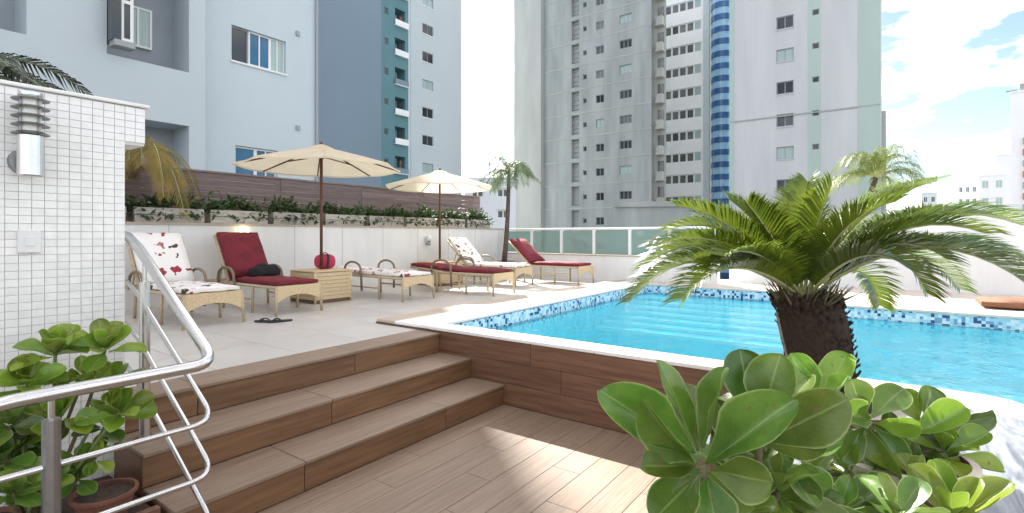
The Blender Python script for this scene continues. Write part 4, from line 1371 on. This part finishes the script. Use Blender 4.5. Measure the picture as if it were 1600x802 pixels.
# ================================================================== BUILDINGS
class Facade:
    """a facade plane: O origin, U to the right as seen from outside, Wd into the building"""

    def __init__(s, O, U, Wd):
        s.O, s.U, s.W = Vector((*O, 0)), Vector((*U, 0)), Vector((*Wd, 0))

    def p(s, u, w, z):
        return s.O + s.U * u + s.W * w + Vector((0, 0, z))

    def wall(s, mb, u0, u1, z0, z1, holes, t, depth=None, skew=0.0):
        us = sorted({u0, u1, *[h[0] for h in holes], *[h[1] for h in holes]})
        zs = sorted({z0, z1, *[h[2] for h in holes], *[h[3] for h in holes]})
        us = [u for u in us if u0 <= u <= u1]; zs = [z for z in zs if z0 <= z <= z1]
        for i in range(len(us) - 1):
            run = None
            for k in range(len(zs) - 1):
                cu, cz = (us[i] + us[i + 1]) / 2, (zs[k] + zs[k + 1]) / 2
                inside = any(h[0] < cu < h[1] and h[2] < cz < h[3] for h in holes)
                if not inside:
                    mb.quad(s.p(us[i], 0, zs[k]), s.p(us[i + 1], 0, zs[k]), s.p(us[i + 1], 0, zs[k + 1]), s.p(us[i], 0, zs[k + 1]))
        for h in holes:
            a, b, c, d = h[:4]
            tt = h[4] if len(h) > 4 else t
            mb.quad(s.p(a, 0, c), s.p(b, 0, c), s.p(b, tt, c), s.p(a, tt, c))
            mb.quad(s.p(a, 0, d), s.p(b, 0, d), s.p(b, tt, d), s.p(a, tt, d))
            mb.quad(s.p(a, 0, c), s.p(a, 0, d), s.p(a, tt, d), s.p(a, tt, c))
            mb.quad(s.p(b, 0, c), s.p(b, 0, d), s.p(b, tt, d), s.p(b, tt, c))
        if depth:
            mb.quad(s.p(u0, 0, z0), s.p(u0, depth, z0), s.p(u0, depth, z1), s.p(u0, 0, z1))
            ub = u1 - skew
            mb.quad(s.p(u1, 0, z0), s.p(ub, depth, z0), s.p(ub, depth, z1), s.p(u1, 0, z1))
            mb.quad(s.p(u0, 0, z1), s.p(u1, 0, z1), s.p(ub, depth, z1), s.p(u0, depth, z1))
            mb.quad(s.p(u0, depth, z0), s.p(ub, depth, z0), s.p(ub, depth, z1), s.p(u0, depth, z1))

    def blk(s, name, material, parent, u0, u1, w0, w1, z0, z1):
        M = Matrix.Identity(4)
        c = s.p((u0 + u1) / 2, (w0 + w1) / 2, (z0 + z1) / 2)
        for i in range(3):
            M[i][0] = s.U[i] * (u1 - u0); M[i][1] = s.W[i] * (w1 - w0); M[i][2] = (0, 0, z1 - z0)[i]
            M[i][3] = c[i] - (parent.location[i] if parent else 0)
        return put(name, ubox(material), parent, mtx=M)

    def window(s, parent, u0, u1, z0, z1, w, fmat, pmat, mull=1, fw=.06):
        """window at depth w: frame ring with mullions, pane as its child"""
        W, H = u1 - u0, z1 - z0
        key = (round(W, 2), round(H, 2), fmat, mull)
        if key not in _win:
            m = MB()
            m.box(0, W, 0, .06, 0, fw).box(0, W, 0, .06, H - fw, H).box(0, fw, .001, .059, fw, H - fw).box(W - fw, W, .001, .059, fw, H - fw)
            for q in range(mull):
                uu = W * (q + 1) / (mull + 1)
                m.box(uu - fw * .45, uu + fw * .45, .004, .056, fw, H - fw)
            _win[key] = m.mesh('window', fmat)
        M = Matrix.Identity(4)
        c = s.p(u0, w, z0)
        for i in range(3):
            M[i][0] = s.U[i]; M[i][1] = s.W[i]; M[i][2] = (0, 0, 1)[i]
            M[i][3] = c[i] - parent.location[i]
        wo = put('window', _win[key], parent, mtx=M)
        pk = ('p', round(W, 2), round(H, 2), pmat)
        if pk not in _win:
            _win[pk] = MB().box(.01, W - .01, .03, .05, .01, H - .01).mesh('pane', pmat)
        put('pane', _win[pk], wo)
        return wo


_win = {}

# ---- near light-blue apartment house
BL = 16.4
nb = thing('blue_house', 'pale blue apartment house behind the fence at the left', 'building', (0, BL, -4))
f1 = Facade((0, BL), (1, 0), (0, 1))
h1 = [(4.75, 6.71, 6.22, 9.4, 1.1), (4.85, 6.71, 2.5, 4.67, 1.1), (1.2, 3.2, 6.22, 9.4, 1.1)]
m = MB(); f1.wall(m, -6, 7.15, -4, 24, h1, 1.1, 12)
o = m.build('front_wall', 'bld_blue_grey', nb); o.location = -Vector(nb.location)
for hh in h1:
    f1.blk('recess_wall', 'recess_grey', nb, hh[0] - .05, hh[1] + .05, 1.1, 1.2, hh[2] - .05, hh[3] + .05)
f1.window(nb, 5.42, 6.12, 6.9, 8.05, .98, 'frame_white', 'pane_curtain', 1)
f1.window(nb, 5.2, 5.9, 2.6, 4.0, .98, 'frame_white', 'pane_dark', 1)
# shutter box beside the recess
sb = f1.blk('shutter_box', 'pane_dark', nb, 4.76, 4.96, -.35, .3, 6.55, 9.2)
for (u0, u1, w0, w1, z0, z1) in ((4.96, 5.24, -.30, -.24, 6.55, 6.64), (4.96, 5.24, -.30, -.24, 7.55, 7.64), (4.96, 5.24, -.30, -.24, 8.6, 8.69), (4.96, 5.03, -.301, -.239, 6.64, 8.6), (5.17, 5.24, -.301, -.239, 6.64, 8.6)):
    f1.blk('shutter_frame', 'frame_white', nb, u0, u1, w0, w1, z0, z1)
f1.blk('shutter_pane', 'pane_dark', nb, 5.0, 5.2, -.28, -.26, 6.6, 8.6)
f1.blk('shutter_sill', 'frame_grey', nb, 4.80, 5.26, -.38, .0, 6.40, 6.549)
f2 = Facade((0, 17.0), (1, 0), (0, 1))
h2 = [(8.2, 10.05, 7.12, 8.26), (8.32, 9.75, 3.25, 4.41)]
m = MB(); f2.wall(m, 7.152, 11.3, -4, 24, h2, .18, 11)
o = m.build('side_wall', 'bld_blue', nb); o.location = -Vector(nb.location)
f2.window(nb, 8.205, 8.78, 7.13, 8.25, .10, 'frame_grey', 'pane_dark', 0, .04)
f2.window(nb, 8.785, 9.52, 7.13, 8.25, .08, 'frame_white', 'pane_blue', 1, .05)
f2.window(nb, 9.525, 10.045, 7.13, 8.25, .10, 'frame_white', 'pane_curtain', 1, .04)
f2.window(nb, 8.325, 9.02, 3.26, 4.40, .10, 'frame_white', 'pane_blue', 0, .05)
f2.window(nb, 9.025, 9.745, 3.26, 4.40, .10, 'frame_white', 'pane_blue', 1, .05)
for hh in h2:
    f2.blk('sill', 'frame_white', nb, hh[0] - .05, hh[1] + .05, -.05, .1, hh[2] - .06, hh[2] - .001)
    f2.blk('room_shade', 'pane_dark', nb, hh[0] - .02, hh[1] + .02, .20, .24, hh[2], hh[3])
for zz in (8.6, 5.25):
    f2.blk('vent', 'frame_grey', nb, 10.42, 10.56, -.06, .04, zz, zz + .16)
f2.blk('rain_pipe', 'frame_grey', nb, 11.18, 11.26, -.10, -.001, -4, 24)

# ---- slate-blue tower with teal balconies behind it
B3 = 38.0
sbld = thing('slate_tower', 'slate blue tower with teal balcony strip and white windowed side', 'building', (31.9, B3, -4))
f3 = Facade((0, B3), (1, 0), (0, 1))
U0, U1, U2, U3 = 20.0, 31.9, 35.25, 43.1
m = MB(); f3.wall(m, U0, U1, -4, 62, [], .2, 20)
o = m.build('main_block', 'slate_blue', sbld); o.location = -Vector(sbld.location)
zr = [8.35 - 2.83 * 3 + 2.83 * k for k in range(11)]
ht = [(33.55, 34.85, z - .75, z + .75, 1.2) for z in zr]
hs = [(32.25, 32.75, z - .25, z + .35, .15) for z in zr]
m = MB(); f3.wall(m, U1 + .002, U2, -4, 28.9, ht + hs, .2, 12)
o = m.build('teal_strip', 'teal', sbld); o.location = -Vector(sbld.location)
rr = random.Random(5)
for k, h in enumerate(ht):
    f3.blk('balcony_back', 'wing_white', sbld, h[0] - .02, h[1] + .02, 1.2, 1.3, h[2], h[3])
    f3.blk('balcony_door', 'pane_dark', sbld, h[0] + .1, h[0] + .62, 1.15, 1.199, h[2] + .02, h[3] - .1)
    f3.blk('parapet', 'band_white' if k % 3 else 'slate_blue', sbld, h[0] - .1, h[1] + .25, -.25, -.12, h[2] - .15, h[2] + .35)
    f3.blk('slab', 'band_white', sbld, h[0] - .1, h[1] + .25, -.25, -.001, h[2] - .22, h[2] - .151)
    if rr.random() < .7:
        u = h[0] + rr.uniform(.5, .8)
        f3.blk('drying_cloth', rr.choice(['brick_orange', 'black', 'far_white', 'mat_brown']), sbld, u, u + rr.uniform(.2, .4), .2, .24, h[2] + .4, h[2] + rr.uniform(.9, 1.2))
for h in hs:
    f3.window(sbld, *h[:4], .10, 'frame_grey', 'pane_dark', 0, .05)
hw = []
for z in zr:
    a0, _ = on_b(660, B3); a1, _ = on_b(677, B3)
    hw.append((a0, a1, z - .5, z + .5))
m = MB(); f3.wall(m, U2 + .002, U3, -4, 28.9, hw, .2, 12)
o = m.build('white_side', 'wing_white', sbld); o.location = -Vector(sbld.location)
for k, h in enumerate(hw):
    f3.window(sbld, *h, .08, 'frame_grey', 'pane_curtain' if k in (3, 6, 9) else 'pane_dark', 1, .06)
    f3.blk('sill', 'band_white', sbld, h[0] - .05, h[1] + .05, -.05, .05, h[2] - .07, h[2] - .001)
f3.blk('corner_strip', 'bld_blue', sbld, U2 + .3, U2 + .9, -.06, -.001, -4, 28.9)


# ---- grey concrete tower
def bcol(x, a): return on_a(x, a)[0]


A1 = 55.9
gt = thing('concrete_tower', 'stained grey concrete tower with small dark windows', 'building', (A1, 30, -4))
f4 = Facade((A1, 0), (0, -1), (1, 0))       # u = -y
def uu(x, a=A1): return -bcol(x, a)
rows = [6.1 - 2.9 * 2 + 2.9 * k for k in range(12)]
holes = []
for z in rows:
    holes += [(uu(893), uu(905), z - 1.0, z + 1.35, .5), (uu(911), uu(916.5), z - .25, z + .35, .2), (uu(931), uu(943.5), z - .47, z + .47, .2), (uu(968), uu(987), z - .45, z + .5, .2)]
m = MB(); f4.wall(m, uu(845), uu(1018), -4, 34.5, holes, .2, 12, 7.0)
o = m.build('front_wall', 'concrete', gt); o.location = -Vector(gt.location)
for k, h in enumerate(holes):
    if k % 4 == 0:
        f4.blk('slot_panel', 'frame_grey', gt, h[0] - .02, h[1] + .02, .45, .55, h[2], h[3])
        for q in range(4):
            zz = h[2] + (h[3] - h[2]) * (q + .5) / 4
            f4.blk('slot_bar', 'concrete_pale', gt, h[0], h[1], .30, .36, zz - .03, zz + .03)
    else:
        f4.window(gt, *h[:4], .12, 'frame_grey', rnd.choice(['pane_dark', 'pane_dark', 'pane_grey', 'pane_curtain']) if k % 4 > 1 else 'pane_dark', (0, 0, 1, 2)[k % 4], .06)
m = MB(); Facade((A1 - .7, 0), (0, -1), (1, 0)).wall(m, uu(803, A1 - .7), uu(845, A1 - .7), -4, 34.5, [], .2, 18.5)
o = m.build('corner_bay', 'concrete_pale', gt); o.location = -Vector(gt.location)
m = MB(); Facade((A1 + 1.4, 0), (0, -1), (1, 0)).wall(m, uu(1018) - 1.2, uu(1034), -4, 34.5, [], .2, 2.2, 1.2)
o = m.build('side_bay', 'concrete_pale', gt); o.location = -Vector(gt.location)
for z in rows:
    f4.blk('floor_band', 'concrete_pale', gt, uu(845) + .1, uu(1018), -.03, -.001, z + 1.50, z + 1.62)
    f4.blk('balcony', 'concrete_pale', gt, uu(1021), uu(1031), .7, 1.39, z - 1.2, z - .35)
    f4.blk('balcony_slab', 'concrete_pale', gt, uu(1020), uu(1032), .6, 1.39, z - 1.38, z - 1.201)
    f4.blk('balcony_opening', 'pane_grey', gt, uu(1021), uu(1031), 1.34, 1.392, z - .34, z + .9)

# ---- white tower with ribbon windows and blue bay
A2 = 70.0
wt = thing('ribbon_tower', 'white tower with rows of ribbon windows and a blue glass bay', 'building', (A2, 20, -4))
f5 = Facade((A2, 0), (0, -1), (1, 0))
rows2 = [1.5 + (368 - 314) * 70 / 810 - 2.9 * 2 + 2.9 * k for k in range(14)]
u0, u1 = uu(1038, A2), uu(1096, A2)
hr = [(u0, u1, z - .62, z + .62) for z in rows2]
m = MB(); f5.wall(m, uu(1020, A2), uu(1150, A2), -4, 40, hr, .3, 18)
o = m.build('front_wall', 'band_white', wt); o.location = -Vector(wt.location)
for h in hr:
    wv = (u1 - u0) / 5
    for q in range(5):
        f5.window(wt, u0 + q * wv + .02, u0 + (q + 1) * wv - .02, h[2] + .01, h[3] - .01, .15, 'band_white', 'pane_grey' if q < 4 else 'pane_curtain', 0, .10)
f5.blk('pilaster', 'bld_blue', wt, uu(1100, A2), uu(1109, A2), -.3, -.001, -4, 40)
# half-round bay in front of the tower
bay_c = (A2 - .2, bcol(1126, A2 - 1.0))
mz = 0
me_bay = {}
for nm, mt_ in (('dark', 'band_blue'), ('sky', 'band_sky')):
    rb = 1.32 if nm == 'dark' else 1.24
    me_bay[nm] = MB().prism([(rb * math.cos(a), rb * math.sin(a)) for a in [PI / 2 + PI * i / 12 for i in range(13)]], 0, .70 if nm == 'dark' else .86).mesh('bay_band', mt_)
z = -3.9
while z < 38:
    put('glass_band', me_bay['dark'], wt, (bay_c[0] - wt.location.x, bay_c[1] - wt.location.y, z - wt.location.z))
    put('glass_band', me_bay['sky'], wt, (bay_c[0] - wt.location.x, bay_c[1] - wt.location.y, z + .70 - wt.location.z))
    z += 1.56

# ---- pale tower at the right
A3 = 51.5
pt = thing('pale_tower', 'pale grey tower with green vertical strips, right of the blue bay', 'building', (A3, 6, -4))
f6 = Facade((A3, 0), (0, -1), (1, 0))
rows3 = [5.93 - 2.9 * 3 + 2.9 * k for k in range(13)]
h3 = []
for z in rows3:
    h3.append((uu(1213, A3), uu(1240, A3), z - .55, z + .55))
ua, ub = uu(1140, A3), uu(1376, A3)
g0, g1 = uu(1262, A3), uu(1283, A3)
m = MB(); f6.wall(m, ua, g0, -4, 36, h3, .2, 16)
o = m.build('front_wall', 'tower_white', pt); o.location = -Vector(pt.location)
h4 = [(uu(1269, A3), uu(1280, A3), z + .05, z + .55) for z in rows3]
m = MB(); f6.wall(m, g0 + .002, g1, -4, 36, h4, .2, 16)
o = m.build('green_strip', 'tower_green', pt); o.location = -Vector(pt.location)
m = MB(); f6.wall(m, g1 + .002, ub, -4, 36, [], .2, 16)
o = m.build('front_wall', 'tower_white', pt); o.location = -Vector(pt.location)
f6.blk('green_strip', 'tower_green', pt, uu(1341, A3), ub + .01, -.05, -.001, -4, 36)
f6.blk('green_strip', 'tower_green', pt, ua - .01, uu(1147, A3), -.05, -.001, -4, 36)
f6.blk('expansion_joint', 'tower_joint', pt, ua, ub, -.06, -.04, 12.05, 12.17)
for k, h in enumerate(h3):
    f6.window(pt, *h, .10, 'frame_grey', 'pane_curtain' if k in (4, 7) else 'pane_dark', 1, .07)
    f6.blk('sill', 'tower_white', pt, h[0] - .06, h[1] + .06, -.06, .05, h[2] - .09, h[2] - .001)
for k, h in enumerate(h4):
    f6.window(pt, *h, .08, 'frame_grey', 'pane_dark', 0, .06)
f6.blk('window_unit', 'pane_dark', pt, uu(1224, A3), uu(1232, A3), -.5, -.001, rows3[3] - 1.15, rows3[3] - .45)
pole = thing('utility_pole', 'thin dark pole against the right edge of the pale tower', 'pole', (*at(1381, 368, 30).xy, -4))
MB().tube([(0, 0, 0), (0, 0, 12.7)], [.16, .11], 8).build('shaft', 'frame_grey', pole)
MB().box(-.1, .9, -.05, .05, 12.3, 12.4).build('cross_arm', 'frame_grey', pole)

# ---- small and distant buildings
def simple_building(label, x0, x1, ytop, d, material, name='distant_building', win=None, wm='pane_dark'):
    W = (at(x0 if x0 > 800 else x1, 368, d) - Vector((0, 0, EYE))).xy.normalized()
    U = Vector((W.y, -W.x))
    pa = at(x0, 368, d)
    rb = (at(x1, 368, 1) - Vector((0, 0, EYE))).xy
    det = U.x * -rb.y + U.y * rb.x
    w = (-pa.x * -rb.y - pa.y * rb.x) / det if abs(det) > 1e-6 else 5
    zt = EYE + (368 - ytop) * d / 810
    b = thing(name, label, 'building', (pa.x, pa.y, -4))
    f = Facade((pa.x, pa.y), U, W)
    hs_ = []
    if win:
        nu, nzs, z_0 = win
        for i in range(nu):
            for k in range(nzs):
                cu = w * (i + .5) / nu; cz = z_0 + (zt - z_0) * (k + .5) / nzs
                hs_.append((cu - w / nu * .25, cu + w / nu * .25, cz - (zt - z_0) / nzs * .22, cz + (zt - z_0) / nzs * .22))
    m = MB(); f.wall(m, 0, w, -4, zt, hs_, .3, w * .8)
    o = m.build('wall', material, b); o.location = -Vector(b.location)
    for h in hs_:
        f.window(b, *h, .15, 'frame_white', wm, 1, .1)
    f.blk('roof_edge', material, b, -.15, w + .15, -.15, .4, zt + .002, zt + .3)
    return b, f, w, zt


simple_building('low white building between the palm and the concrete tower', 726, 806, 285, 34, 'far_white', win=(2, 2, 2.2))
simple_building('low grey concrete block in front of the towers, above the glass balustrade', 962, 1080, 324, 30, 'concrete')
simple_building('far white block left of the other distant buildings at the right', 1496, 1528, 288, 170, 'far_white', win=(3, 4, 3))
simple_building('far white stepped block with grey top windows at the right', 1529, 1572, 276, 160, 'far_white', win=(2, 3, 4), wm='pane_curtain')
simple_building('far slim pale tower behind the stepped block', 1556, 1580, 244, 190, 'far_white')
simple_building('tiny pale building low on the horizon beside the lime palm', 1440, 1464, 303, 220, 'bld_blue', win=(2, 3, 4))
b, f, w, zt = simple_building('white tower with orange balconies cut off by the right picture edge', 1579, 1660, 146, 95, 'far_white')
for k in range(9):
    z = 2 + k * 2.0
    f.blk('balcony', 'brick_orange' if k % 2 else 'frame_grey', b, 1.6, 4.2, -.5, -.001, z, z + 1.1)
f.blk('roof_tank', 'frame_grey', b, 1.2, 3.4, .3, 2.2, zt + .31, zt + 1.6)
f.blk('roof_antenna', 'frame_grey', b, -.6, .9, .2, .4, zt + .31, zt + .6)
